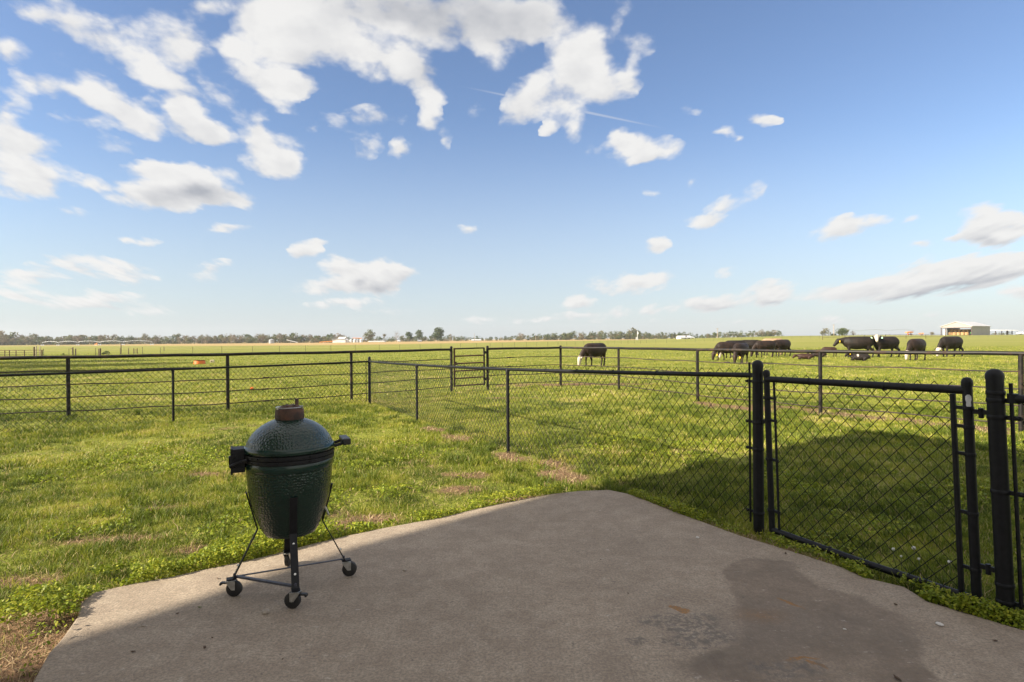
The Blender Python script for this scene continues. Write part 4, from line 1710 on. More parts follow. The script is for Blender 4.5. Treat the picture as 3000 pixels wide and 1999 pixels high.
def cow_mesh(pose='graze', coat_m='coat_black', face='dark', yaw=0.0, seed=0, calf=False, lying=False, legs_white=False, belly_white=False, spot=False):
    rs = random.Random(seed)
    mb = MB()
    q = 0.80 if calf else 1.0                          # slimmer trunk for calves
    dz = -0.56 if lying else 0.0
    Y = lambda v: v * q

    def P(x, y, z):
        return Vector((x, y, max(z + dz, 0.03)))
    body = [(P(-.86, 0, 1.04), .07, .10), (P(-.82, 0, 1.02), .19, .23), (P(-.70, 0, 1.0), .265 * q, .31 * q), (P(-.48, 0, .965), .315 * q, .355 * q), (P(-.2, 0, .925), .35 * q, .385 * q), (P(.08, 0, .915), .36 * q, .395 * q),
            (P(.34, 0, .935), .32 * q, .375 * q), (P(.54, 0, .965), .265 * q, .345 * q), (P(.70, 0, .98), .20 * q, .27 * q), (P(.80, 0, 1.0), .12 * q, .17 * q)]
    if not calf:
        body = [(c, w * 1.13, h * 1.06) for c, w, h in body]
    if lying:
        body = [(c, w * 1.12, h * .92) for c, w, h in body]
    loft(mb, body, 18)
    # hip bones, shoulder and dewlap
    loft(mb, [(P(-.66, 0, 1.19), .18 * q, .09), (P(-.35, 0, 1.215), .12 * q, .08), (P(.0, 0, 1.22), .09, .07), (P(.4, 0, 1.23), .10, .08), (P(.6, 0, 1.19), .09, .09)])
    piv = P(.62, 0, 1.02)
    if pose == 'graze':
        nk = [((.52, 0, 1.03), .17, .25), ((.74, 0, .92), .145, .215), ((.90, 0, .74), .125, .18), ((1.01, 0, .57), .11, .145)]
        hd = [((.98, 0, .62), .085, .10), ((1.04, 0, .535), .118, .135), ((1.085, 0, .43), .122, .135), ((1.115, 0, .31), .096, .110), ((1.135, 0, .19), .074, .085), ((1.145, 0, .10), .074, .078), ((1.15, 0, .055), .05, .055)]
        poll = Vector((1.01, 0, .56))
        down = True
    elif pose == 'up':
        nk = [((.50, 0, 1.06), .18, .27), ((.72, 0, 1.15), .15, .23), ((.90, 0, 1.24), .125, .185), ((1.0, 0, 1.29), .11, .15)]
        hd = [((.97, 0, 1.36), .08, .08), ((1.05, 0, 1.345), .118, .135), ((1.14, 0, 1.29), .122, .135), ((1.25, 0, 1.20), .096, .112), ((1.35, 0, 1.11), .076, .088), ((1.42, 0, 1.05), .074, .078), ((1.455, 0, 1.02), .05, .055)]
        poll = Vector((1.02, 0, 1.37))
        down = False
    else:                                              # level
        nk = [((.50, 0, 1.05), .18, .27), ((.74, 0, 1.06), .15, .225), ((.93, 0, 1.06), .125, .18), ((1.02, 0, 1.06), .11, .145)]
        hd = [((1.0, 0, 1.13), .085, .09), ((1.07, 0, 1.10), .118, .135), ((1.13, 0, 1.02), .122, .135), ((1.21, 0, .92), .096, .112), ((1.29, 0, .82), .076, .088), ((1.34, 0, .75), .074, .078), ((1.36, 0, .71), .05, .055)]
        poll = Vector((1.03, 0, 1.14))
        down = False
    fz = 1.0
    zz = (lambda v: v + dz * (0.0 if pose == 'graze' else 1.0))
    hs = 1.12 if calf else 1.0

    def T(p, f):
        v = yawed((p[0], p[1], max(zz(p[2]), .04)), piv, yaw * f)
        return v
    nks = [(T(p, k / 3), w * q, h * q) for k, (p, w, h) in enumerate(nk)]
    loft(mb, nks, 14)
    hds = [(T(p, 1), w * hs * 1.06, h * hs * 1.06) for p, w, h in hd]
    loft(mb, hds, 14)
    pl = T(poll, 1)
    hdir = (hds[-1][0] - hds[1][0]).normalized()
    sidev = Vector((0, 0, 1)).cross(hdir)
    if sidev.length < .2:
        sidev = Vector((-math.sin(yaw), math.cos(yaw), 0))
    sidev = Vector((-math.sin(yaw), math.cos(yaw), 0))
    ears = []
    for s in (-1, 1):
        e0 = pl + hdir * .05 + sidev * s * .085
        e1 = e0 + sidev * s * .13 - hdir * .015
        e2 = e0 + sidev * s * .24 + hdir * .03
        vs = []
        loft(mb, [(e0, .030, .035), (e1, .030, .060), (e2, .018, .025)], 8)
        ears.append((e1 + e2) / 2)
    # legs
    if not lying:
        st = rs.uniform(.06, .16)
        ph = rs.choice((-1, 1))
        for s in (-1, 1):
            fx = .47 + st * s * ph * .8
            y = .165 * q * s
            loft(mb, [((.50, y, .92), .10 * q, .16 * q), ((.50, y * 1.02, .66), .085 * q, .115 * q), ((.49 * .5 + fx * .5, y, .50), .065, .078), ((fx, y, .40), .058, .064), ((fx - .005, y, .32), .043, .047), ((fx - .01, y, .16), .038, .042), ((fx, y, .09), .050, .054), ((fx + .02, y, .035), .050, .062), ((fx + .025, y, .0), .056, .070)], 10)
            hx = -.66 + st * s * -ph
            y = .175 * q * s
            loft(mb, [((-.58, y * .95, .98), .13 * q, .25 * q), ((-.54, y * 1.05, .76), .115 * q, .19 * q), ((-.60, y * 1.03, .60), .085 * q, .115 * q), ((hx - .06, y, .47), .056, .072), ((hx - .075, y, .40), .050, .060), ((hx - .045, y, .22), .040, .045), ((hx - .02, y, .10), .048, .052), ((hx + .01, y, .035), .050, .062), ((hx + .015, y, .0), .056, .070)], 10)
        if not calf:
            loft(mb, [((-.52, 0, .66), .12, .10), ((-.44, 0, .57), .13, .085), ((-.36, 0, .60), .08, .06)], 10)     # udder
    else:
        for s in (-1, 1):
            loft(mb, [((.50, .20 * s, .26), .10, .13), ((.68, .24 * s, .15), .075, .08), ((.80, .22 * s, .08), .058, .058), ((.62, .20 * s, .06), .045, .045), ((.46, .20 * s, .05), .05, .045)], 8)
            loft(mb, [((-.55, .24 * s, .30), .15, .20), ((-.36, .33 * s, .20), .11, .13), ((-.26, .36 * s, .10), .07, .07), ((-.48, .38 * s, .06), .045, .045), ((-.22, .40 * s, .05), .042, .04)], 8)
    tz = max(0.0, 0.62 + dz)
    sw = rs.uniform(-.10, .10)
    loft(mb, [(P(-.82, 0, 1.16), .035, .035), (P(-.905, sw * .2, 1.05), .030, .030), (P(-.915, sw * .5, .80), .026, .026), (P(-.90, sw, .58 if not lying else .72), .030, .030), (P(-.895, sw * 1.2, .42 if not lying else .68), .040, .045), (P(-.89, sw * 1.2, .32 if not lying else .66), .016, .016)], 8)
    me = bpy.data.meshes.new('hide')
    me.from_pydata(mb.v, [], mb.f)
    o = bpy.data.objects.new('tmp', me)
    COL.objects.link(o)
    rm = o.modifiers.new('r', 'REMESH')
    rm.mode = 'VOXEL'
    rm.voxel_size = 0.024
    sm = o.modifiers.new('s', 'SMOOTH')
    sm.iterations = 5
    sm.factor = 0.5
    dg_ = bpy.context.evaluated_depsgraph_get()
    me2 = bpy.data.meshes.new_from_object(o.evaluated_get(dg_))
    bpy.data.objects.remove(o)
    bpy.data.meshes.remove(me)
    me2.name = 'hide'
    me2.materials.clear()
    for k in (coat_m, 'coat_white', 'hoof', 'nose'):
        me2.materials.append(MT[k])
    npoly = len(me2.polygons)
    cen = np.zeros(npoly * 3)
    me2.polygons.foreach_get('center', cen)
    cen = cen.reshape(-1, 3)
    mi = np.zeros(npoly, dtype=np.int32)
    jit = (vnoise(cen[:, 0] * 9 + 5, cen[:, 2] * 9 + cen[:, 1] * 7, seed) - .5) * .10
    h0 = np.array(hds[1][0])
    hv = np.array(hdir)
    along = (cen - h0) @ hv
    rad = np.linalg.norm(cen - h0 - along[:, None] * hv[None, :], axis=1)
    ishead = (along > -.05 + jit) & (rad < .16)
    if face == 'white':
        mi[ishead] = 1
        for s in (-1, 1):                              # eyes
            eye = h0 + hv * .10 + np.array(sidev) * s * .105
            mi[np.linalg.norm(cen - eye, axis=1) < .045] = 3
    hl = np.linalg.norm(np.array(hds[-1][0]) - h0)
    mi[(along > hl - .03) & (rad < .12)] = 3 if face != 'white' else 1
    if legs_white and not lying:
        mi[(cen[:, 2] < .30 + jit)] = 1
    if belly_white:
        mi[(cen[:, 2] < .60 + jit) & (cen[:, 2] > .47) & (np.abs(cen[:, 0]) < .40) & (np.abs(cen[:, 1]) < .13)] = 1
    if spot:
        mi[(np.hypot(cen[:, 0] - .18, (cen[:, 2] - .60) * 1.0) < .10 + jit) & (cen[:, 1] > -.2)] = 1
    if not lying:
        mi[cen[:, 2] < .045] = 2
    me2.polygons.foreach_set('material_index', mi)
    me2.polygons.foreach_set('use_smooth', np.ones(npoly, dtype=bool))
    return me2, ears, sidev


def cow(name, label, cat, group, x, yfoot, heading, size=1.0, tag_on=None, tag_mat='tag_yellow', **kw):
    """heading in degrees: 180 faces left in the picture, 270 faces the camera"""
    b = G(x, yfoot)
    b.z = float(terrain(b.x, b.y)) if b.y > 20 else -0.04
    root = thing(name, b, label, cat, group, R_(heading))
    me, ears, sidev = cow_mesh(**kw)
    o = link('body', me, root)
    root.scale = (size, size, size)
    for s in (tag_on or ()):
        mb = MB()
        e = ears[s]
        sd_ = sidev * (1 if s else -1)
        c = e + Vector((0, 0, -.075)) + sd_ * .02
        # a hanging tag: rounded plate facing forwards
        f = Vector((sidev.y, -sidev.x, 0))
        vs, fs = [], []
        prof = [(-.045, -.055), (.045, -.055), (.05, .0), (.03, .045), (.012, .07), (-.012, .07), (-.03, .045), (-.05, .0)]
        k = len(prof)
        for d_ in (-.022, .022):
            vs += [c + sidev * a * .9 + Vector((0, 0, bz)) + f * d_ for a, bz in prof]
        fs = [tuple(range(k))[::-1], tuple(range(k, 2 * k))] + [(i, (i + 1) % k, k + (i + 1) % k, k + i) for i in range(k)]
        mb.add(vs, fs)
        mb.build('ear_tag', MT[tag_mat], root)
    return root


HL, HR, HC = 'cows grazing in the pasture', 'cows grazing in the pasture', 'calves in the pasture'
cow('cow', 'lone black cow with a cream face grazing just beyond the pasture fence corner', 'cow', HL, 1742, 1073, 218, .97, pose='graze', face='white', yaw=-.25, seed=1, belly_white=True, coat_m='coat_brownblack')
cow('cow', 'black grazing cow with yellow ear tag at the left end of the left herd', 'cow', HL, 2130, 1057, 192, .95, (1,), pose='graze', seed=2, yaw=.15, coat_m='coat_brownblack')
cow('cow', 'black cow with pale grazing face half hidden behind the leftmost cow of the herd', 'cow', HL, 2152, 1050, 186, 1.0, pose='graze', face='white', seed=3)
cow('cow', 'black cow facing the camera head down, nearest of the left herd', 'cow', HL, 2170, 1066, 228, .92, (1,), pose='graze', seed=4, yaw=.1, coat_m='coat_brownblack')
cow('cow', 'black cow standing sideways at the back of the left herd', 'cow', HL, 2200, 1042, 342, 1.0, pose='level', seed=5)
cow('cow', 'black cow grazing leftward in front of the tan cow', 'cow', HL, 2240, 1047, 190, .97, pose='graze', seed=6, coat_m='coat_brownblack')
cow('cow', 'tan cow with pale back mostly hidden behind black cows', 'cow', HL, 2262, 1041, 166, 1.07, pose='graze', coat_m='coat_tan', seed=7)
cow('cow', 'dark cow with yellow ear tag at the right end of the left herd', 'cow', HL, 2290, 1044, 206, 1.0, (1,), pose='level', seed=8, coat_m='coat_brownblack', yaw=-.35)
cow('cow', 'large black cow standing side on with a yellow tag in its near ear', 'cow', HR, 2513, 1047.5, 162, 1.15, (1,), pose='level', seed=9)
cow('cow', 'black cow with cream face and two ear tags looking at the camera', 'cow', HR, 2594, 1047, 186, 1.13, (0, 1), 'tag_green', pose='up', face='white', yaw=.95, seed=10)
cow('cow', 'black cow with cream face grazing towards the camera, dark eye patches', 'cow', HR, 2684, 1056, 214, 1.02, (1,), pose='graze', face='white', seed=11, coat_m='coat_brownblack', yaw=-.15)
cow('cow', 'rightmost black cow grazing with only its pale face under the rail', 'cow', HR, 2785, 1046, 197, 1.12, pose='graze', face='white', seed=12)
cow('calf', 'dark red calf lying flat alone left of the fence post', 'calf', HC, 2359, 1054, 158, .56, pose='level', coat_m='coat_brown', seed=13, calf=True, lying=True)
cow('calf', 'dark calf lying with head raised behind the fence post', 'calf', HC, 2398, 1047.5, 165, .60, pose='up', coat_m='coat_brownblack', seed=14, calf=True, lying=True, yaw=.5)
cow('calf', 'reddish brown calf standing just right of the fence post', 'calf', HC, 2428, 1046, 158, .58, pose='graze', coat_m='coat_brown', seed=15, calf=True)
cow('calf', 'black calf lying with a white patch and a large yellow ear tag', 'calf', HC, 2519, 1058, 155, .62, (1,), pose='up', coat_m='coat_black', seed=16, calf=True, lying=True, spot=True, yaw=.5)

# ------------------------------------------------------------------ trees
def crown_mat(name, stops):
    return leaf_mat(name, stops, 0.25, 0.7)


MT['leaf_mix'] = crown_mat('spring_leaves', [(0.0, (0.040, 0.062, 0.024)), (0.25, (0.078, 0.110, 0.034)), (0.5, (0.125, 0.140, 0.050)), (0.75, (0.170, 0.145, 0.078)), (1.0, (0.21, 0.165, 0.115))])
MT['bark'] = pmat('grey_bark', (0.07, 0.058, 0.046), (0.14, 0.118, 0.095), 3, 0.9)
MT['twig'] = pmat('pale_twigs', (0.16, 0.125, 0.098), (0.24, 0.19, 0.15), 3, 0.9)


def crown_quads(base, H, W, tint, count, lsize, low=0.22, shape='round', jitter=0.10):
    """leaf clumps on the branches of one crown: lobes spread through an egg shaped volume"""
    nl = rng.integers(7, 12) if count < 900 else 34
    lob = []
    for k in range(nl):
        a = rng.random() * 2 * PI
        hz = low + (1 - low) * (0.15 + 0.72 * rng.random())
        prof = math.sin(PI * min(1, max(.05, (hz - low * .7) / (1 - low * .7)))) ** .6
        r = W * .5 * prof * (0.25 + .55 * rng.random())
        lob.append((math.cos(a) * r, math.sin(a) * r, hz * H, W * (.16 + .14 * rng.random()), rng.normal(0, jitter)))
    lob.append((0, 0, H * .84, W * .20, rng.normal(0, jitter)))
    lob = np.array(lob)
    pick = rng.integers(0, len(lob), count)
    L = lob[pick]
    if count >= 900:
        L[:, 3] *= .8
    d = rng.normal(0, 1, (count, 3))
    d /= np.linalg.norm(d, axis=1)[:, None] + 1e-9
    rr = L[:, 3] * (0.35 + 0.75 * rng.random(count) ** .5)
    P = np.stack([L[:, 0] + d[:, 0] * rr, L[:, 1] + d[:, 1] * rr, np.clip(L[:, 2] + d[:, 2] * rr * .85, low * H * .6, H)], 1) + np.array(base)
    s = lsize * (0.5 + rng.random(count))
    U = rng.normal(0, 1, (count, 3))
    U /= np.linalg.norm(U, axis=1)[:, None]
    W2 = np.cross(U, rng.normal(0, 1, (count, 3)))
    W2 /= np.linalg.norm(W2, axis=1)[:, None] + 1e-9
    U *= s[:, None] * .5
    W2 *= s[:, None] * .38
    V = np.stack([P - U - W2 * .4, P + W2, P + U, P - W2 * .7], 1).reshape(-1, 3)
    q = np.arange(count)[:, None] * 4 + np.array([[0, 1, 2, 3]])
    t = np.clip(tint + L[:, 4] + rng.normal(0, .06, count), 0, 1)
    return V, q, None, np.repeat(t, 4)


def limbs(mb, base, H, W, n=6, low=.25, r0=None, twigs=0):
    b = Vector(base)
    r0 = r0 or H * .022
    top = b + Vector((W * .03 * rng.normal(), W * .03 * rng.normal(), H * .9))
    mid = b.lerp(top, .45) + Vector((W * .04 * rng.normal(), 0, 0))
    mb.tube([b - Vector((0, 0, .2)), b.lerp(mid, .5), mid, top], [r0 * 1.25, r0, r0 * .75, r0 * .12], 7)
    for k in range(n):
        f = low + (.8 - low) * (k + rng.random() * .6) / n
        a = k * 2.4 + rng.random()
        s = b.lerp(top, f)
        ln = W * .48 * (1.1 - .55 * f)
        e = s + Vector((math.cos(a) * ln, math.sin(a) * ln, H * (.10 + .16 * rng.random())))
        m_ = s.lerp(e, .5) + Vector((0, 0, -H * .02))
        r1 = r0 * .5 * (1.1 - f)
        mb.tube([s, m_, e], [r1, r1 * .7, r1 * .2], 5)
        for j in range(twigs):
            g_ = rng.random()
            q = s.lerp(e, .3 + .7 * g_)
            v = Vector((rng.normal(), rng.normal(), 1.0 + .6 * rng.random()))
            v = v.normalized() * W * (.10 + .14 * rng.random())
            mb.tube([q, q + v * .6 + Vector((0, 0, .02)), q + v], [r1 * .35, r1 * .25, r1 * .08], 3, cap=False)


def mesh_of(parts, mat, name):
    V, Q, T, A = merge(parts)
    return fast_mesh(name, V, Q, T, [mat], {'tint': A})


def tree(name, label, x, Y, hpx, wpx, tint, dens=1.0, low=.2, bare_=False, group=None, count=700, lsize=None):
    b = at(x, Y)
    H, W = px(hpx, Y), px(wpx, Y)
    t = thing(name, b, label, 'tree', group)
    mb = MB()
    limbs(mb, (0, 0, 0), H, W, 10 if bare_ else 7, low, twigs=14 if bare_ else 0, r0=H * (.026 if not bare_ else .022))
    mb.build('trunk', MT['twig'] if bare_ else MT['bark'], t, smooth=True)
    if not bare_ or dens > 0:
        cnt = int(count * dens)
        link('crown', mesh_of([crown_quads((0, 0, 0), H, W, tint, cnt, lsize or W * .085, low)], MT['leaf_mix'], 'crown'), t)
    return t


# woods along the horizon, each stretch one mass
def wood(name, label, x0, x1, Y, hfun, step, rows=3, seed=0, olive=.5, depth=26, quads=150):
    parts = []
    tb = MB()
    a, b = at(x0, Y), at(x1, Y)
    nt = int(abs(b.x - a.x) / step)
    for r in range(rows):
        for k in range(nt):
            x = x0 + (x1 - x0) * (k + rng.random()) / nt
            d = Y + r * depth / rows + rng.random() * depth / rows
            p = at(x, d)
            swell = .80 + .45 * vnoise(x * .021, r * 3.7, 9) + .25 * (vnoise(x * .11, r * 9.1, 4) - .5)
            hp = 0.96 * hfun(x) * swell * (0.74 + .30 * rng.random()) * (1.0 if r else .72)
            H = px(hp, Y)
            W = H * (.60 + .45 * rng.random())
            tt = np.clip(olive + .5 * (vnoise(x * .03, 1.0, 2) - .5) + rng.normal(0, .20), 0, 1)
            thin = rng.random() < .25 and r > 0
            parts.append(crown_quads((p.x, p.y, p.z), H, W, tt, int(quads * (.40 if thin else 1)), W * (.10 if thin else .15), .04 if r == 0 else .12, jitter=.12))
            if r == 0 or thin:
                bb = Vector((p.x, p.y, p.z))
                tb.tube([bb - Vector((0, 0, .3)), bb + Vector((0, 0, H * .5)), bb + Vector((rng.normal() * .3, 0, H * .85))], [H * .02, H * .014, H * .004], 4, cap=False)
            if r < 2:                                # undergrowth closing the foot of the wood
                parts.append(crown_quads((p.x + rng.normal() * 2, p.y + 3, p.z - H * .05), H * (.5 + .2 * r), W * 1.5, np.clip(.25 + rng.random() * .6, 0, 1), quads, W * .19, 0.0, jitter=.1))
    V, Q, T, A = merge(parts)
    k = len(V)
    tv = np.array(tb.v)
    tq = np.array(tb.f) + k
    me = fast_mesh(name, np.concatenate([V, tv]), np.concatenate([Q, tq]), None, [MT['leaf_mix'], MT['bark']], {'tint': np.concatenate([A, np.full(len(tv), .8)])})
    mi = np.zeros(len(me.polygons), dtype=np.int32)
    mi[-len(tq):] = 1
    me.polygons.foreach_set('material_index', mi)
    return tag(link(name, me), label, 'wood', kind='stuff')


YL = 455
wood('woodland', 'brownish green spring woodland along the left horizon', -320, 1010, YL, lambda x: np.interp(x, [-320, 0, 60, 200, 330, 1010], [44, 40, 34, 28, 27, 25]), 3.6, 4, olive=.60, quads=150)
wood('woodland', 'low hedge of bushes and trees behind the middle of the fields', 1020, 1530, 500, lambda x: np.interp(x, [1020, 1130, 1330, 1420, 1530], [17, 18, 17, 15, 16]), 3.8, 3, olive=.46, quads=130)
wood('woodland', 'light green wood behind the lone cow and utility poles', 1520, 2290, 470, lambda x: np.interp(x, [1520, 1600, 1700, 1850, 2000, 2060, 2110, 2180, 2290], [16, 22, 27, 28, 20, 15, 21, 20, 21]), 3.6, 3, olive=.40, quads=150)
wood('woodland', 'faint low line of far trees left of the open barn', 2290, 2750, 900, lambda x: np.interp(x, [2290, 2400, 2750], [3, 4, 5]), 9, 1, olive=.6, quads=90)
wood('woodland', 'dark tree line beyond the white canopy at the right edge', 2905, 3300, 520, lambda x: np.interp(x, [2905, 2960, 3300], [8, 13, 18]), 5, 2, olive=.3, quads=120)

for (lab, x, Y, h, w, t, kw) in [
    ('tall olive tree right of the white grain bins', 1083, 470, 37, 36, .62, dict()),
    ('small yellowish olive tree in the hedge right of the olive tree', 1126, 470, 24, 14, .66, dict()),
    ('bare grey tree with fine upright branches in the middle hedge', 1162, 470, 32, 22, .95, dict(bare_=True, dens=.10)),
    ('dark green dense tree left of a taller green tree', 1199, 465, 29, 27, .20, dict(count=1100)),
    ('mid green tree beside the dense dark tree', 1228, 470, 34, 28, .26, dict(count=1000)),
    ('big round full green tree standing out on the skyline', 1283, 455, 41, 39, .24, dict(count=1800, low=.08)),
    ('small bushy green tree left of the big round tree', 1262, 450, 16, 18, .3, dict(low=.05)),
    ('small bare tree right of the big round tree', 1320, 470, 23, 16, .95, dict(bare_=True, dens=.12)),
    ('pale bare tree above the hedge near the utility poles', 1526, 470, 23, 23, .98, dict(bare_=True, dens=.25)),
    ('loose topped tree with clear trunk in the left woodland', 425, 440, 33, 20, .7, dict(dens=.6, low=.35)),
    ('airy green tree rising above the left woodland', 454, 445, 30, 16, .5, dict(dens=.5, low=.4)),
    ('round brown crowned tree in the left woodland', 297, 445, 29, 26, .85, dict(dens=.8)),
    ('olive tree with bare stem left of the silo wood', 591, 445, 29, 15, .62, dict(dens=.6, low=.35)),
    ('slim olive tree next to the bare stemmed one', 608, 445, 29, 13, .6, dict(dens=.6, low=.35)),
    ('leafless spreading tree with pale trunk in the left woodland', 678, 435, 31, 20, .98, dict(bare_=True, dens=.25)),
    ('open crowned tree above the wood left of the silo', 769, 450, 28, 17, .75, dict(dens=.5, low=.3)),
    ('broad thin crowned tree just right of the silo', 819, 455, 30, 22, .82, dict(dens=.7, low=.25)),
    ('tall brown tree at the far left edge', 6, 430, 44, 40, .9, dict(dens=.9)),
    ('half bare olive tree left of a pole on the right horizon', 2417, 300, 21, 30, .68, dict(dens=.8, low=.1)),
    ('round green tree right of a pole on the right horizon', 2467, 300, 22, 34, .3, dict(count=1200, low=.08)),
    ('small reddish bare bush tree left of the orange machines', 2499, 300, 13, 19, 1.0, dict(bare_=True, dens=.25, low=.05)),
    ('tiny dark bush at the foot of the pole between two trees', 2441, 300, 6, 16, .25, dict(low=.0)),
    ('small grey bush beside the open barn', 2732, 420, 10, 14, .8, dict(low=.05)),
]:
    tree('tree', lab, x, Y, h, w, t, group='single trees on the horizon', **kw)
# trees out of the picture on the left; their shade falls across the pasture
for k, (X, Y, H, W, lb) in enumerate([(-47, 33.5, 13.5, 10, 'green tree standing left of the pasture'), (-53, 41, 14, 10, 'taller green tree left of the pasture'), (-41, 25, 12.5, 8, 'smaller tree left of the pasture')]):
    t = thing('tree', Vector((X, Y, -.05)), lb, 'tree', 'shade trees beside the pasture')
    mb = MB()
    limbs(mb, (0, 0, 0), H, W, 9, .2)
    mb.build('trunk', MT['bark'], t, smooth=True)
    link('crown', mesh_of([crown_quads((0, 0, 0), H, W, .3, 3000, .5, .12)], MT['leaf_mix'], 'crown'), t)
for (lab, x, y, h, w) in [('small green bush beside the wooden post on the left', 312, 1041, 12, 22), ('dark bush by the tall gate posts on the left', 187, 1043, 8, 9)]:
    b = G(x, y)
    t = thing('bush', b, lab, 'bush')
    H, W = px(h, b.y), px(w, b.y)
    link('foliage', mesh_of([crown_quads((0, 0, 0), H, W, .3, 500, W * .09, 0)], MT['leaf_mix'], 'foliage'), t)
    mb = MB()
    limbs(mb, (0, 0, 0), H * .8, W, 4, .1)
    mb.build('stem', MT['bark'], t)

# ------------------------------------------------------------------ far buildings and machines
MT['white_metal'] = pmat('white_sheet_metal', (0.60, 0.60, 0.60), (0.72, 0.72, 0.71), .5, 0.5, stretch=(1, 1, 1))
MT['galv'] = pmat('galvanised_sheet', (0.30, 0.32, 0.35), (0.40, 0.42, 0.45), .8, 0.45, metal=0.3)
MT['galv_pale'] = pmat('pale_galvanised_sheet', (0.55, 0.56, 0.57), (0.70, 0.71, 0.71), .8, 0.4, metal=0.2)
MT['beige_metal'] = pmat('beige_sheet_metal', (0.265, 0.255, 0.235), (0.31, 0.295, 0.27), .4, 0.55)
MT['roof_metal'] = pmat('pale_roof_metal', (0.46, 0.45, 0.43), (0.55, 0.54, 0.52), .4, 0.4)
MT['brown_trim'] = pmat('brown_trim', (0.055, 0.035, 0.028), (0.085, 0.05, 0.04), 1, 0.6)
MT['hay'] = pmat('straw_bale', (0.30, 0.18, 0.075), (0.46, 0.30, 0.14), 1.6, 0.95, bmp=.5, bscale=6, bdist=.06)
MT['wood'] = pmat('weathered_wood', (0.07, 0.048, 0.036), (0.14, 0.10, 0.075), 3, 0.9)
MT['pole_wood'] = pmat('pale_pole_wood', (0.30, 0.24, 0.18), (0.40, 0.33, 0.26), 2, 0.85)
MT['orange'] = pmat('orange_plastic', (0.62, 0.13, 0.012), (0.72, 0.17, 0.018), 3, 0.5)
MT['orange_paint'] = pmat('orange_machine_paint', (0.62, 0.20, 0.02), (0.72, 0.28, 0.03), 1, 0.5)
MT['salt'] = pmat('cream_mineral_block', (0.58, 0.48, 0.30), (0.70, 0.60, 0.42), 6, 0.8)
MT['green_paint'] = pmat('green_machine_paint', (0.02, 0.17, 0.03), (0.03, 0.22, 0.04), 2, 0.45)
MT['white_paint'] = pmat('white_paint', (0.66, 0.66, 0.64), (0.76, 0.76, 0.74), 1, 0.5)
MT['tpost'] = pmat('dull_post_steel', (0.05, 0.055, 0.045), (0.09, 0.085, 0.07), 3, 0.7)
MT['fwire'] = pmat('dull_fence_wire', (0.16, 0.15, 0.13), (0.22, 0.21, 0.19), 3, 0.6)

# open hay barn on the right
BY = 255.0
b0 = at(2757, BY)
fr = Vector((.53, -.85, 0)).normalized()                # along the open gable
bd = Vector((.85, .53, 0)).normalized()                # along the long wall
s1 = px(1, BY)
WF = 11.3
he, hr = 25.5 * s1, 38.5 * s1
LB = 18.5
b0.z = float(terrain(b0.x, b0.y)) - .1
barn = thing('hay_barn', b0, 'beige metal barn with open gable end, hay bales stacked inside', 'barn')


def bp(s, d, z):
    return fr * s + bd * d + Vector((0, 0, z))


def slab_between(mb, pts, n, th):
    """flat panel of some thickness"""
    k = len(pts)
    mb.add([p for p in pts] + [p + n * th for p in pts], [tuple(range(k))[::-1], tuple(range(k, 2 * k))] + [(i, (i + 1) % k, k + (i + 1) % k, k + i) for i in range(k)])


mb = MB()
slab_between(mb, [bp(WF, 0, 0), bp(WF, LB, 0), bp(WF, LB, he), bp(WF, 0, he)], -fr, .15)
slab_between(mb, [bp(0, LB * .30, 0), bp(0, LB, 0), bp(0, LB, he), bp(0, LB * .30, he)], fr, .15)
slab_between(mb, [bp(.2, LB, 0), bp(WF - .2, LB, 0), bp(WF - .2, LB, he * .72), bp(.2, LB, he * .72)], -bd, .15)
mb.build('wall', MT['beige_metal'], barn)
mb = MB()
zc_ = he * .86
slab_between(mb, [bp(0, 0, zc_), bp(WF, 0, zc_), bp(WF, 0, he), bp(WF / 2, 0, hr), bp(0, 0, he)], bd, .2)
mb.build('gable', MT['beige_metal'], barn)
mb = MB()
up_ = Vector((0, 0, .18))
ov = .4
slab_between(mb, [bp(-ov, -.3, he - .05), bp(WF / 2, -.3, hr + .05), bp(WF / 2, LB + .3, hr + .05), bp(-ov, LB + .3, he - .05)], Vector((0, 0, 1)), .18)
slab_between(mb, [bp(WF / 2, -.3, hr + .051), bp(WF + ov, -.3, he - .05), bp(WF + ov, LB + .3, he - .05), bp(WF / 2, LB + .3, hr + .051)], Vector((0, 0, 1)), .18)
mb.build('roof', MT['roof_metal'], barn)
for s in (0, .15 * WF, WF - .25):
    mb = MB()
    mb.box(bp(s + .12, -.12, he * .43), (.28, .28, he * .86), math.atan2(fr.y, fr.x))
    mb.build('post', MT['brown_trim'], barn)
mb = MB()
mb.box(bp(WF / 2, -.14, zc_), (WF, .2, .22), math.atan2(fr.y, fr.x))
mb.build('beam', MT['brown_trim'], barn)
bale_r = 1.05
proto = None
for row in range(2):
    for kx in range(5):
        for dep in range(2):
            pos = b0 + bp(WF * .14 + (kx + .5) * 1.5, 3.2 + dep * 1.7 + row * 1.2, .1 + row * 1.27)
            if proto is None:
                mb = MB()
                mb.lathe([(.60, 0), (.69, .05), (.72, .3), (.71, .7), (.72, 1.0), (.69, 1.21), (.60, 1.25)], 20)
                o = mb.build('hay_bale', MT['hay'], smooth=True)
                proto = o
            else:
                o = proto.copy()
                COL.objects.link(o)
            o.location = pos
            o.rotation_euler = (0, 0, rng.random() * 6)
            tag(o, ('round tan hay bale on the barn floor, bottom row' if row == 0 else 'round tan hay bale in the upper row of the barn stack'), 'hay bale', 'round bales stacked in the open barn')
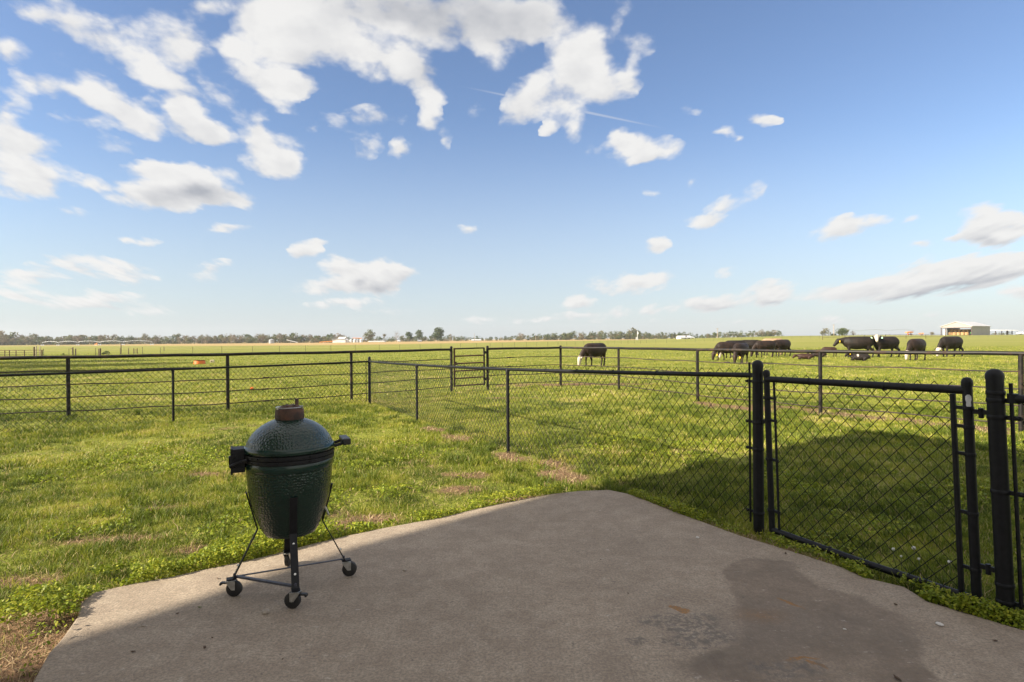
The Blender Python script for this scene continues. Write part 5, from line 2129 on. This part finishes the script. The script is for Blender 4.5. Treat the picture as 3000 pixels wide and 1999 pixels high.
# green tractor inside the barn
tp = b0 + bp(WF * .89, 3.6, .1)
tr = thing('tractor', tp, 'green tractor parked inside the barn right of the bales', 'tractor', rz=R_(212))
tr.scale = (.72, .72, .72)
mb = MB()
mb.box((0.6, 0, 1.25), (1.9, .8, .8))
mb.box((-.6, 0, 1.1), (1.2, .9, .6))
mb.build('hood', MT['green_paint'], tr, bevel=.08)
mb = MB()
mb.box((-.7, 0, 2.1), (1.2, 1.3, 1.4))
mb.build('cab', MT['dark_glass'], tr, bevel=.08)
mb = MB()
mb.box((-.7, 0, 2.86), (1.4, 1.5, .14))
mb.build('cab_roof', MT['green_paint'], tr, bevel=.04)
for (x, r, w) in ((-.8, .85, .45), (1.2, .55, .35)):
    for s in (-1, 1):
        mb = MB()
        mb.tube([(x, s * .62, r), (x, s * (.62 + w * .1), r), (x, s * (.62 + w * .9), r), (x, s * (.62 + w), r)], [r * .85, r, r, r * .85], 20)
        wh = mb.build('wheel', MT['rubber'], tr, smooth=True)
        mb = MB()
        mb.tube([(x, s * (.63 + w * .8), r), (x, s * (.65 + w), r)], r * .45, 14)
        mb.build('rim', MT['orange_paint'], wh)
# stacked pale boxes at the left of the barn
t = thing('feed_bin', b0 + bp(WF * .08, 1.2, .1), 'pale round feed bin standing at the left side of the barn opening', 'bin')
mb = MB()
mb.lathe([(.55, 0), (.6, .1), (.62, 2.2), (.60, 2.4), (.3, 2.7), (.1, 2.75)], 18)
mb.build('drum', MT['white_metal'], t, smooth=True)
mb = MB()
mb.lathe([(.66, .0), (.66, .12)], 18, (0, 0, 1.2))
mb.build('hoop', MT['galv'], t)


def shed(name, label, cat, x0, x1, Y, he_, hr_, depth, wallm, roofm, rz=0.0, extra=None):
    """plain gabled building, ridge across the view"""
    a, b = at(x0, Y), at(x1, Y)
    w = (b - a).length
    t = thing(name, (a + b) / 2, label, cat, rz=rz)
    he, hr = px(he_, Y), px(hr_, Y)
    mb = MB()
    mb.prism([(-w / 2, 0), (w / 2, 0), (w / 2, depth), (-w / 2, depth)], -.3, he)
    mb.add([(-w / 2, 0, he), (-w / 2, depth, he), (-w / 2, depth / 2, hr), (w / 2, 0, he), (w / 2, depth, he), (w / 2, depth / 2, hr)], [(0, 2, 1), (3, 4, 5)])
    mb.build('wall', wallm, t)
    mb = MB()
    o_ = .35
    for s in (0, 1):
        y0_, y1_ = (-o_, depth / 2) if s == 0 else (depth + o_, depth / 2)
        pts = [Vector((-w / 2 - o_, y0_, he - .08)), Vector((w / 2 + o_, y0_, he - .08)), Vector((w / 2 + o_, y1_, hr + .02)), Vector((-w / 2 - o_, y1_, hr + .02))]
        slab_between(mb, pts, Vector((0, 0, 1)), .14)
    mb.build('roof', roofm, t)
    return t, w, he


YB = 430
# white farm building, gable towards us, with a row of bins
a_, b_ = at(974, YB), at(1012, YB)
wb = thing('farm_shed', (a_ + b_) / 2, 'white metal farm shed with low gable left of the bins', 'shed')
w = (b_ - a_).length
he, hr = px(9.5, YB), px(12.5, YB)
mb = MB()
mb.add([(-w / 2, 0, -.3), (w / 2, 0, -.3), (w / 2, 0, he * .93), (-w * .2, 0, hr * .9), (-w / 2, 0, he * .85), (-w / 2, 12, -.3), (w / 2, 12, -.3), (w / 2, 12, he * .93), (-w * .2, 12, hr * .9), (-w / 2, 12, he * .85)],
       [(0, 1, 2, 3, 4), (9, 8, 7, 6, 5), (0, 5, 6, 1), (1, 6, 7, 2), (4, 9, 5, 0)])
mb.build('wall', MT['white_metal'], wb)
mb = MB()
slab_between(mb, [Vector((-w / 2 - .4, -.4, he * .85 - .1)), Vector((-w * .2, -.4, hr * .9 + .02)), Vector((-w * .2, 12.4, hr * .9 + .02)), Vector((-w / 2 - .4, 12.4, he * .85 - .1))], Vector((0, 0, 1)), .15)
slab_between(mb, [Vector((-w * .2, -.4, hr * .9 + .021)), Vector((w / 2 + .4, -.4, he * .93 - .1)), Vector((w / 2 + .4, 12.4, he * .93 - .1)), Vector((-w * .2, 12.4, hr * .9 + .021))], Vector((0, 0, 1)), .15)
mb.build('roof', MT['galv'], wb)
shed('farm_building', 'taller white gabled building behind the white farm shed', 'building', 990, 1008, YB + 20, 11, 16, 10, MT['white_metal'], MT['white_metal'])


def grain_bin(name, label, x, Y, wpx_, hwall, hroof, mat, group):
    p = at(x, Y)
    t = thing(name, p, label, 'grain bin', group)
    r = px(wpx_ / 2, Y)
    hw, hr = px(hwall, Y), px(hroof, Y)
    mb = MB()
    prof = []
    k = 9
    for i in range(k):
        prof += [(r, hw * i / k), (r * 1.012, hw * (i + .5) / k)]
    prof.append((r, hw))
    mb.lathe(prof, 28)
    mb.build('wall', mat, t, smooth=True)
    mb = MB()
    mb.lathe([(r * 1.04, hw - .05), (r * .6, hw + (hr - hw) * .5), (r * .15, hr * .98), (r * .14, hr + .2), (.02, hr + .3)], 28)
    mb.build('roof', mat, t, smooth=True)
    return t


for i, x in enumerate((1017, 1028.5, 1039.3, 1048.5, 1058)):
    grain_bin('grain_bin', ('white grain bin nearest the farm shed', 'second white grain bin from the farm shed, a little larger', 'middle white bin of the row of five bins', 'fourth white grain bin, duller grey', 'last white grain bin at the right of the row')[i], x, 432, 8.6 if i else 9, 7.6, 10.2, MT['galv_pale'] if i != 3 else MT['galv'], 'row of grain bins')
grain_bin('grain_bin', 'lone grey corrugated silo before the left woodland', 795.5, 400, 15, 10.5, 13, MT['galv'], None)
# conveyor over the bins and the augers
for (lab, x0, y0_, x1, y1_, Y, m_, r) in [('thin yellow conveyor running over the tops of the bins', 1033, 13, 1061, 12, 433, 'orange_paint', .22), ('long grey grain auger slanting in front of the left wood', 840, 9.5, 872, 1.5, 420, 'galv_pale', .25), ('orange boom lying low left of the farm shed', 935, 1.8, 975, 4.2, 425, 'orange_paint', .25)]:
    a, b = at(x0, Y), at(x1, Y)
    t = thing('auger', a, lab, 'auger')
    mb = MB()
    mb.tube([Vector((0, 0, px(y0_, Y))), b - a + Vector((0, 0, px(y1_, Y)))], r, 8)
    mb.build('tube', MT[m_], t, smooth=True)
    mb = MB()
    mid = (b - a) * .4
    zm = px(y0_ + (y1_ - y0_) * .4, Y)
    mb.tube([mid + Vector((-.8, 0, 0)), mid + Vector((0, 0, zm)), mid + Vector((.8, 0, 0))], .09, 6)
    mb.build('support', MT['galv'], t)
shed('shed', 'long low white building right of the bins under the olive tree', 'building', 1079, 1125, 455, 1.8, 3.0, 8, MT['white_paint'], MT['white_metal'])
shed('shed', 'tiny white shed left of the dark green trees', 'shed', 1165, 1171, 455, 2.8, 4.2, 4, MT['white_paint'], MT['galv_pale'])
shed('shed', 'small grey shed at the foot of the dark green trees', 'shed', 1224, 1233, 450, 2.5, 4.5, 5, MT['galv'], MT['galv'])
shed('house', 'low white house in the hedge right of the round tree', 'house', 1382, 1408, 480, 2.0, 4.2, 8, MT['white_paint'], MT['galv_pale'])
# white house with a porch on the right of the wood
t, w, he = shed('house', 'white house with porch posts and grey roof before the right wood', 'house', 1993, 2026, 330, 5.2, 8.8, 8, MT['white_paint'], MT['galv_pale'])
for k in range(4):
    mb = MB()
    mb.box((-w / 2 + 1 + k * (w + 1) / 3.4, -1.6, he / 2 - .1), (.18, .18, he - .1))
    mb.build('porch_post', MT['white_paint'], t)
mb = MB()
slab_between(mb, [Vector((-w / 2, -1.9, he - .35)), Vector((w / 2 + 1.2, -1.9, he - .35)), Vector((w / 2 + 1.2, .1, he + .05)), Vector((-w / 2, .1, he + .05))], Vector((0, 0, 1)), .1)
mb.build('porch_roof', MT['galv_pale'], t)
for k, (x, ww, hh_, m_) in enumerate([(-w * .3, 1.0, .9, 'dark_glass'), (w * .02, .9, 1.7, 'brown_trim'), (w * .3, 1.0, .9, 'dark_glass')]):
    mb = MB()
    mb.box((x, -.02, he * .5 if k != 1 else hh_ / 2), (ww, .08, hh_))
    mb.build('window' if k != 1 else 'door', MT[m_], t)
# white canopy on the right edge
ca, cb = at(2917, 330), at(2975, 330)
cp = thing('canopy', (ca + cb) / 2, 'flat white open sided canopy on dark posts at the right edge', 'canopy')
w = (cb - ca).length
zc_ = px(12.2, 330)
mb = MB()
slab_between(mb, [Vector((-w / 2, -2, zc_)), Vector((w / 2, -2, zc_)), Vector((w / 2, 5, zc_ + .3)), Vector((-w / 2, 5, zc_ + .3))], Vector((0, 0, 1)), .25)
mb.build('roof', MT['white_metal'], cp)
for s in (-.42, -.1, .18, .42):
    mb = MB()
    mb.box((w * s, 1.2, zc_ / 2), (.3 if s != .18 else .9, .3, zc_))
    mb.build('post', MT['brown_trim'], cp)


def vehicle(name, label, cat, x, Y, body, rz=0.0):
    p = at(x, Y)
    t = thing(name, p, label, cat, rz=rz)
    mb = MB()
    mb.add([(-2.2, -.85, .45), (2.2, -.85, .45), (2.25, -.85, .95), (1.2, -.85, 1.05), (-2.2, -.85, 1.05), (-2.2, .85, .45), (2.2, .85, .45), (2.25, .85, .95), (1.2, .85, 1.05), (-2.2, .85, 1.05)],
           [(0, 1, 2, 3, 4), (9, 8, 7, 6, 5), (0, 5, 6, 1), (1, 6, 7, 2), (2, 7, 8, 3), (3, 8, 9, 4), (4, 9, 5, 0)])
    mb.add([(-.7, -.75, 1.04), (1.1, -.75, 1.04), (.55, -.68, 1.62), (-.55, -.68, 1.62), (-.7, .75, 1.04), (1.1, .75, 1.04), (.55, .68, 1.62), (-.55, .68, 1.62)],
           [(0, 1, 2, 3), (7, 6, 5, 4), (1, 5, 6, 2), (2, 6, 7, 3), (3, 7, 4, 0)])
    mb.build('body', body, t, bevel=.05)
    mb = MB()
    mb.box((.05, 0, 1.33), (.9, 1.46, .34))
    mb.build('window', MT['dark_glass'], t)
    for x_ in (-1.4, 1.4):
        for s in (-1, 1):
            mb = MB()
            mb.tube([(x_, s * .70, .38), (x_, s * .90, .38)], .38, 16)
            mb.build('wheel', MT['rubber'], t, smooth=True)
    return t


vehicle('pickup_truck', 'small white pickup parked beyond the white canopy', 'truck', 2988, 345, MT['white_paint'], R_(20))
vehicle('pickup_truck', 'white vehicle at the very right edge of the picture', 'truck', 2999, 320, MT['white_paint'], R_(160))
# orange farm machines left of the barn
for (lab, x, Y, s, rz) in [('orange and yellow hay machine standing left of the barn', 2664, 275, 1.0, 0.2), ('smaller orange implement between the hay machine and the barn', 2699, 275, .62, -.4)]:
    p = at(x, Y)
    t = thing('farm_machine', p, lab, 'farm machine', rz=rz)
    t.scale = (s, s, s)
    mb = MB()
    mb.add([(-1.7, -.7, 1.15), (1.5, -.7, 1.15), (1.7, -.7, 1.65), (.4, -.7, 1.75), (-1.7, -.7, 1.5), (-1.7, .7, 1.15), (1.5, .7, 1.15), (1.7, .7, 1.65), (.4, .7, 1.75), (-1.7, .7, 1.5)],
           [(0, 1, 2, 3, 4), (9, 8, 7, 6, 5), (0, 5, 6, 1), (1, 6, 7, 2), (2, 7, 8, 3), (3, 8, 9, 4), (4, 9, 5, 0)])
    mb.build('hopper', MT['orange_paint'], t, bevel=.03)
    mb = MB()
    mb.box((.3, 0, .45), (2.2, .9, .35))
    mb.box((.9, 0, .85), (.25, .25, .7))
    mb.box((-.8, 0, .85), (.25, .25, .7))
    mb.build('chassis', MT['orange'], t, bevel=.03)
    mb = MB()
    mb.tube([(-1.2, 0, .5), (-2.6, 0, .35)], .07, 8)
    mb.build('drawbar', MT['galv_pale'], t)
    for s2 in (-1, 1):
        mb = MB()
        mb.tube([(.3, s2 * .55, .35), (.3, s2 * .75, .35)], .35, 14)
        mb.build('wheel', MT['rubber'], t, smooth=True)

# utility poles
for (lab, x, h, Y, trans, pale) in [
    ('slim utility pole above the low hedge, first from the left', 1390, 22, 420, 0, 1), ('short pale utility pole left of the bare pale tree', 1467.6, 12, 430, 0, 1), ('utility pole rising beside the light green wood', 1569, 17.5, 400, 0, 1),
    ('brown utility pole with crossarm before the light green wood', 1697, 22.5, 380, 1, 0), ('white utility pole with grey transformer behind the lone cow', 1867.5, 27.5, 300, 2, 2), ('tall pale utility pole right of the white house', 2102, 28.5, 280, 1, 1), ('faint utility pole between two trees on the right horizon', 2443, 33, 262, 1, 1)]:
    p = at(x, Y)
    t = thing('utility_pole', p, lab, 'utility pole', 'utility poles across the fields')
    H = px(h, Y)
    m_ = (MT['wood'], MT['pole_wood'], MT['white_metal'])[pale]
    mb = MB()
    mb.tube([(0, 0, -.3), (0, 0, H)], [.16, .11], 10)
    mb.build('pole', m_, t, smooth=True)
    if trans == 1:
        mb = MB()
        mb.box((0, .14, H * .95), (1.6, .1, .12))
        mb.build('crossarm', m_, t)
    if trans == 2:
        mb = MB()
        mb.lathe([(.28, 0), (.30, .05), (.30, .85), (.2, .95)], 14, (.38, -.1, H * .62))
        mb.build('transformer', MT['galv_pale'], t, smooth=True)
        mb = MB()
        mb.box((-.6, 0, .75), (.5, .4, 1.3))
        mb.box((.05, -.1, .55), (.5, .35, 1.1))
        mb.build('meter_box', MT['galv_pale'], t, bevel=.03)

# ------------------------------------------------------------------ irrigation pivots
def pivot(label, joints, Y, ztop, zj):
    pts = [at(x, Y + dy) for x, dy in joints]
    t = thing('irrigation_pivot', pts[0], label, 'irrigation pivot')
    o_ = pts[0]
    for i in range(len(pts) - 1):
        a, b = pts[i] - o_, pts[i + 1] - o_
        mb = MB()
        q = []
        for k in range(13):
            f = k / 12
            q.append(a.lerp(b, f) + Vector((0, 0, zj + (ztop - zj) * math.sin(PI * f))))
        mb.tube(q, .075, 6)
        q2 = [a.lerp(b, f) + Vector((0, .3, zj - .3 + (ztop - zj) * .55 * math.sin(PI * f))) for f in np.linspace(.04, .96, 9)]
        mb.tube(q2, .012, 4)
        for k in range(1, 8):
            f = .04 + .92 * k / 8
            mb.tube([a.lerp(b, f) + Vector((0, 0, zj + (ztop - zj) * math.sin(PI * f))), q2[k]], .012, 4)
        mb.build('span', MT['galv'], t, smooth=True)
    for i in range(len(pts)):
        a = pts[i] - o_
        mb = MB()
        mb.tube([a + Vector((-.9, .4, .3)), a + Vector((0, 0, zj)), a + Vector((.9, -.4, .3))], .05, 5)
        mb.tube([a + Vector((-.9, .4, .3)), a + Vector((.9, -.4, .3))], .05, 5)
        for s in (-1, 1):
            mb.tube([a + Vector((s * .9 - .02, -s * .4 - .1, .35)), a + Vector((s * .9, -s * .4 + .1, .35))], .35, 12)
        mb.build('tower', MT['galv'], t)


pivot('long five span irrigation pivot with arched pipe on the left field', [(124, 10), (170, 8), (228, 6), (292, 4), (361, 2), (445, 0)], 330, 2.5, 1.85)
pivot('thin irrigation pivot pipe before the right wood', [(2105, 90), (2150, 60), (2205, 30), (2280, 0)], 245, 2.4, 2.0)
pivot('faint irrigation pivot line behind the trees on the right horizon', [(2440, 0), (2520, 0), (2600, 0), (2680, 0)], 330, 3.4, 2.6)
t = thing('water_pump', at(282, 328), 'small orange and white pump unit under the left irrigation pivot', 'pump')
mb = MB()
mb.box((0, 0, .5), (1.5, .8, .7))
mb.lathe([(.3, 0), (.3, .5), (.1, .6)], 10, (.2, 0, .85))
mb.build('engine', MT['orange_paint'], t, bevel=.05)
mb = MB()
mb.box((0, 0, .1), (2.2, 1.0, .2))
mb.build('skid', MT['galv_pale'], t)

# ------------------------------------------------------------------ fences and posts far off
def post_line(label, pts, spacing, h, r, wires, name='wire_fence', wm='fwire', pm='tpost', wr=.006):
    t = thing(name, pts[0], label, 'fence')
    o_ = pts[0].copy()
    acc = 0.0
    pos = []
    for a, b in zip(pts[:-1], pts[1:]):
        L = (b - a).length
        s = acc
        while s < L:
            q = a.lerp(b, s / L)
            q.z = float(terrain(q.x, q.y))
            pos.append(q)
            s += spacing * rng.uniform(.93, 1.07)
        acc = s - L
    for q in pos[:100]:
        mb = MB()
        e = q - o_
        hh_ = h * rng.uniform(.94, 1.05)
        mb.box(e + Vector((0, 0, hh_ / 2 - .05)), (r * 2, r * .7, hh_ + .1), .3)
        mb.box(e + Vector((0, r * .8, hh_ / 2 - .05)), (r * .6, r * 1.0, hh_ + .1), .3)
        mb.build('post', MT[pm], t)
    for wz in wires:
        mb = MB()
        mb.tube([q - o_ + Vector((0, 0, wz * h)) for q in pos], wr, 4)
        mb.build('wire', MT[wm], t)
    return t


f0 = G(470, 1041)
f1 = G(960, 1030.5)
f2 = G(1375, 1022.5)
f3 = G(1705, 1012.5)
f4 = at(1900, 150)
f5 = at(2160, 165)
f6 = at(2420, 175)
f7 = at(3050, 185)
post_line('long thin wire fence with slim steel posts across the field', [f0, f1, f2, f3, f4, f5, f6, f7], 3.45, .92, .018, (.3, .55, .78, .97))
l0 = G(128, 1047)
l1 = G(470, 1040)
post_line('rusty wire fence between the wooden posts on the left', [l0, l1], 2.3, .95, .02, (.35, .65, .95))
t0, t1 = at(2410, 152), at(2790, 165)
post_line('rusty pipe fence in the far pasture left of the barn', [t0, t1], 7, 1.2, .05, (.97, .55), pm='rust_pipe', wm='rust_pipe', wr=.03)
# steel corral panels on the left
cA, cB = G(-140, 1050), G(127, 1048)
cor = thing('corral_panel', cA, 'dark steel corral panel fence at the far left', 'fence')
dC = (cB - cA).normalized()
LC = (cB - cA).length
for z in (.16, .36, .56, .80):
    mb = MB()
    mb.tube([Vector((0, 0, z)), dC * LC + Vector((0, 0, z))], .030 if z == .80 else .018, 8)
    mb.build('rail', MT['rust_pipe'], cor)
for x in (-60, 10, 36, 47, 62, 84, 105, 124):
    q = G(x, 1048)
    s = (q - cA).dot(dC)
    mb = MB()
    mb.tube([dC * s + Vector((0, 0, -.1)), dC * s + Vector((0, 0, .80 if x != 105 else 1.15))], .04 if x not in (105, 124) else .065, 8)
    mb.build('post', MT['rust_pipe'], cor)
# wooden posts
for (lab, x, ytop, ybase, wpx) in [
    ('wooden post with a short bracket near the corral', 213.5, 1018, 1041, 3.4), ('brown wooden post right of the bracketed post', 221.6, 1022, 1042, 3.2), ('dark wooden post of a pair beside the green bush', 289.5, 1022, 1044, 2.6), ('thick dark wooden post of the pair beside the bush', 294, 1021, 1044, 4.0),
    ('tall rusty post standing above the left fence', 354.7, 1006, 1038, 2.4), ('short rusty post left of the small ladder gate', 377, 1021, 1039, 2.0), ('thin post near the right end of the left fence', 480.5, 1016, 1029, 1.6),
    ('pale weathered tall post behind the corral panels', 105.5, 1014, 1046, 3.0), ('second pale post behind the corral panels', 117, 1016, 1046, 2.6)]:
    b = G(x, ybase)
    H = px(ybase - ytop, b.y)
    r = px(wpx / 2, b.y)
    mb = MB()
    mb.tube([(0, 0, -.2), (0, 0, H * .5), (rng.normal() * .01, 0, H - .02), (0, 0, H)], [r * 1.05, r, r, r * .7], 9)
    if 'bracket' in lab and 'short' in lab:
        mb.box((-.14, 0, H * .82), (.26, .06, .09))
    o = mb.build('wooden_post', MT['wood'] if 'pale' not in lab else MT['pole_wood'], smooth=True)
    o.location = b
    tag(o, lab, 'post', 'old posts along the left field')
b = G(397, 1037)
lg = thing('ladder_gate', b, 'narrow rusty ladder like gate panel in the left fence', 'gate')
for s in (0, .46):
    mb = MB()
    mb.tube([(s - .23, 0, -.05), (s - .23, 0, .72)], .045, 8)
    mb.build('upright', MT['rust_pipe'], lg)
for z in (.12, .28, .44, .60):
    mb = MB()
    mb.tube([(-.2, 0, z), (.2, 0, z)], .02, 6)
    mb.build('rung', MT['rust_pipe'], lg)

# ------------------------------------------------------------------ small things
b = G(585, 1067)
tub = thing('feed_tub', b, 'orange round feed tub on the pasture grass', 'tub')
r = px(16, b.y)
h = px(10.5, b.y)
mb = MB()
mb.lathe([(r * 1.0, 0), (r * .97, h * .3), (r * .93, h * .6), (r * .90, h), (r * .86, h), (r * .88, h * .5), (r * .92, .03)], 30)
mb.build('shell', MT['orange'], tub, smooth=True)
mb = MB()
mb.lathe([(r * .885, h * .98), (r * .93, h * .98), (r * .935, h * 1.06), (r * .885, h * 1.06)], 30, closed=False)
mb.lathe([(r * .2, 0), (r * .885, 0)], 30, (0, 0, h * .9), closed=False)
mb.build('rim', MT['gasket'], tub, smooth=True)
b = G(622, 1063)
sb = thing('mineral_block', b, 'cream coloured mineral block lying beside the orange tub', 'salt block')
mb = MB()
mb.box((0, 0, .10), (.26, .24, .20), .3)
mb.build('block', MT['salt'], sb, bevel=.03)
mb = MB()
mb.lathe([(.04, 0), (.04, .05)], 10, (.0, -.12, .08))
mb.build('hole', MT['gasket'], sb)
b = G(738, 1141)
o = MB()
o.lathe([(.03, 0), (.05, .02), (.05, .05), (.02, .07)], 12)
ob = o.build('ball', MT['orange'], smooth=True)
ob.location = b
tag(ob, 'tiny orange ball in the grass behind the wire fence', 'ball')

MT['stone'] = pmat('pale_stone', (0.26, 0.22, 0.175), (0.42, 0.37, 0.31), 30, 0.85, bmp=.4, bscale=60)
MT['stone_white'] = pmat('white_stone', (0.50, 0.48, 0.45), (0.62, 0.60, 0.57), 30, 0.85)
MT['deadleaf'] = pmat('dead_leaf', (0.06, 0.038, 0.025), (0.12, 0.075, 0.045), 20, 0.9)


def pebble(x, y, s, m_, label, flat=.55):
    b = G(x, y)
    bm = bmesh.new()
    bmesh.ops.create_icosphere(bm, subdivisions=2, radius=s)
    for v in bm.verts:
        k = 1 + .5 * (vnoise(v.co.x / s * 1.3 + x, v.co.y / s * 1.3 + v.co.z / s, 3) - .5)
        v.co = Vector((v.co.x * k * 1.35, v.co.y * k, v.co.z * k * flat))
    me = bpy.data.meshes.new('stone')
    bm.to_mesh(me)
    bm.free()
    me.materials.append(MT[m_])
    o = link('stone', me)
    o.location = (b.x, b.y, s * flat * .7)
    o.rotation_euler = (0, 0, rng.random() * 3)
    tag(o, label, 'stone', 'loose stones on the patio')


pebble(779, 1796, .020, 'stone', 'tan stone on the concrete just in front of the grill')
pebble(2754, 1832, .014, 'stone_white', 'white stone on the concrete near the right gate post')
pebble(2044, 1577, .012, 'stone_white', 'small pale stone on the concrete near the slab corner')
pebble(2475, 1845, .007, 'stone_white', 'tiny pale chip lying on the dark stain')
pebble(2066, 1758, .008, 'stone', 'small tan chip on the concrete left of the dark stain')
pebble(2338, 1662, .009, 'stone', 'small stone on the concrete beside the gate bottom')
pebble(422, 1835, .008, 'stone', 'brown pebble on the concrete left of the grill, right of two')
pebble(410, 1836, .006, 'stone', 'brown pebble on the concrete left of the grill, left of two')
pebble(1185, 1672, .012, 'stone', 'dark speck of stone right of the grill on the concrete')


def dead_leaf(x, y, s, label, m_='deadleaf'):
    b = G(x, y)
    mb = MB()
    pts = [(-1, 0, .1), (-.4, .35, .25), (.3, .4, .12), (1, .05, .35), (.3, -.35, .05), (-.4, -.3, .15)]
    vs = [(p[0] * s, p[1] * s, p[2] * s + .003) for p in pts]
    mb.add(vs + [(v[0], v[1], v[2] + .0025) for v in vs], [(5, 4, 3, 2, 1, 0), (6, 7, 8, 9, 10, 11)] + [(i, (i + 1) % 6, 6 + (i + 1) % 6, 6 + i) for i in range(6)])
    o = mb.build('dead_leaf', MT[m_])
    o.location = (b.x, b.y, 0.0)
    o.rotation_euler = (0, 0, rng.random() * 6)
    tag(o, label, 'leaf', 'bits of leaf on the patio')


for (x, y, s, lab) in [(2302, 1624, .018, 'dark dry leaf on the concrete edge near the gate'), (390, 1912, .012, 'thin dark twig bit at the lower left of the slab'), (600, 1900, .016, 'curled brown leaf at the lower left of the slab'), (622, 1871, .008, 'small red brown leaf bit below the grill'),
                       (520, 1800, .009, 'brown leaf bit left of the grill casters'), (637, 1697, .012, 'dark leaf bit beside the left caster'), (586, 1782, .012, 'small green leaf sprig on the concrete left of the grill'), (828, 1934, .006, 'tiny dark leaf bit at the bottom of the slab'),
                       (1840, 1741, .009, 'dark leaf bit on the concrete left of the stain'), (2624, 1774, .014, 'thin dry stalk on the concrete by the gate'), (2915, 1880, .014, 'brown leaf at the right of the slab'), (2630, 1992, .022, 'dark leaf clump at the bottom right of the slab'), (1760, 1642, .006, 'tiny dark bit in the middle of the slab')]:
    dead_leaf(x, y, s, lab, 'deadleaf' if 'green' not in lab else 'weed')

# dandelion clocks in the shaded grass behind the gate
MT['fluff'] = pmat('dandelion_fluff', (0.62, 0.62, 0.58), (0.75, 0.75, 0.70), 40, 0.9)
MT['stalk'] = pmat('dandelion_stalk', (0.10, 0.13, 0.05), (0.16, 0.18, 0.08), 20, 0.8)
for k, (x, y, s) in enumerate([(2617, 1628, .010), (2677, 1625, .0125), (2692, 1658, .008), (2782, 1667, .011), (2640, 1650, .007), (120, 1740, .011)]):
    b = G(x, y)
    lab = ('white dandelion clock behind the gate, left of the larger one', 'largest white dandelion clock behind the gate', 'small dandelion clock below the largest one', 'dandelion clock nearest the hinge side of the gate', 'tiniest dandelion clock behind the gate', 'dandelion clock in the weeds at the left of the slab')[k]
    t = thing('dandelion', (b.x, b.y, -.04), lab, 'flower', 'dandelion clocks in the grass')
    mb = MB()
    for j in range(90):
        v = Vector((rng.normal(), rng.normal(), rng.normal())).normalized()
        c = Vector((0, 0, .085)) + v * s * .75
        u = v.orthogonal().normalized()
        w2 = v.cross(u)
        e = s * .35
        mb.add([c - u * e, c + v * s * .25 - w2 * e, c + u * e + v * s * .2, c + w2 * e], [(0, 1, 2, 3)])
    mb.build('seed_head', MT['fluff'], t)
    mb = MB()
    mb.tube([(0, 0, 0), (.004, 0, .04), (0, 0, .085)], .0022, 6)
    mb.build('stalk', MT['stalk'], t)

# ------------------------------------------------------------------ the air: far things pale a little
HAZE_DENSITY = 0.0002
m = bpy.data.materials.new('haze')
m.use_nodes = True
n, l = m.node_tree.nodes, m.node_tree.links
n.clear()
pv = n.new('ShaderNodeVolumePrincipled')
pv.inputs['Color'].default_value = (0.80, 0.86, 0.95, 1)
pv.inputs['Density'].default_value = HAZE_DENSITY
pv.inputs['Anisotropy'].default_value = 0.2
om = n.new('ShaderNodeOutputMaterial')
l.new(pv.outputs[0], om.inputs['Volume'])
hz = MB()
hz.box((0, 600, 15), (2600, 1500, 34))
ho = hz.build('haze', m)
tag(ho, 'thin pale air paling the far trees', 'haze', kind='stuff')
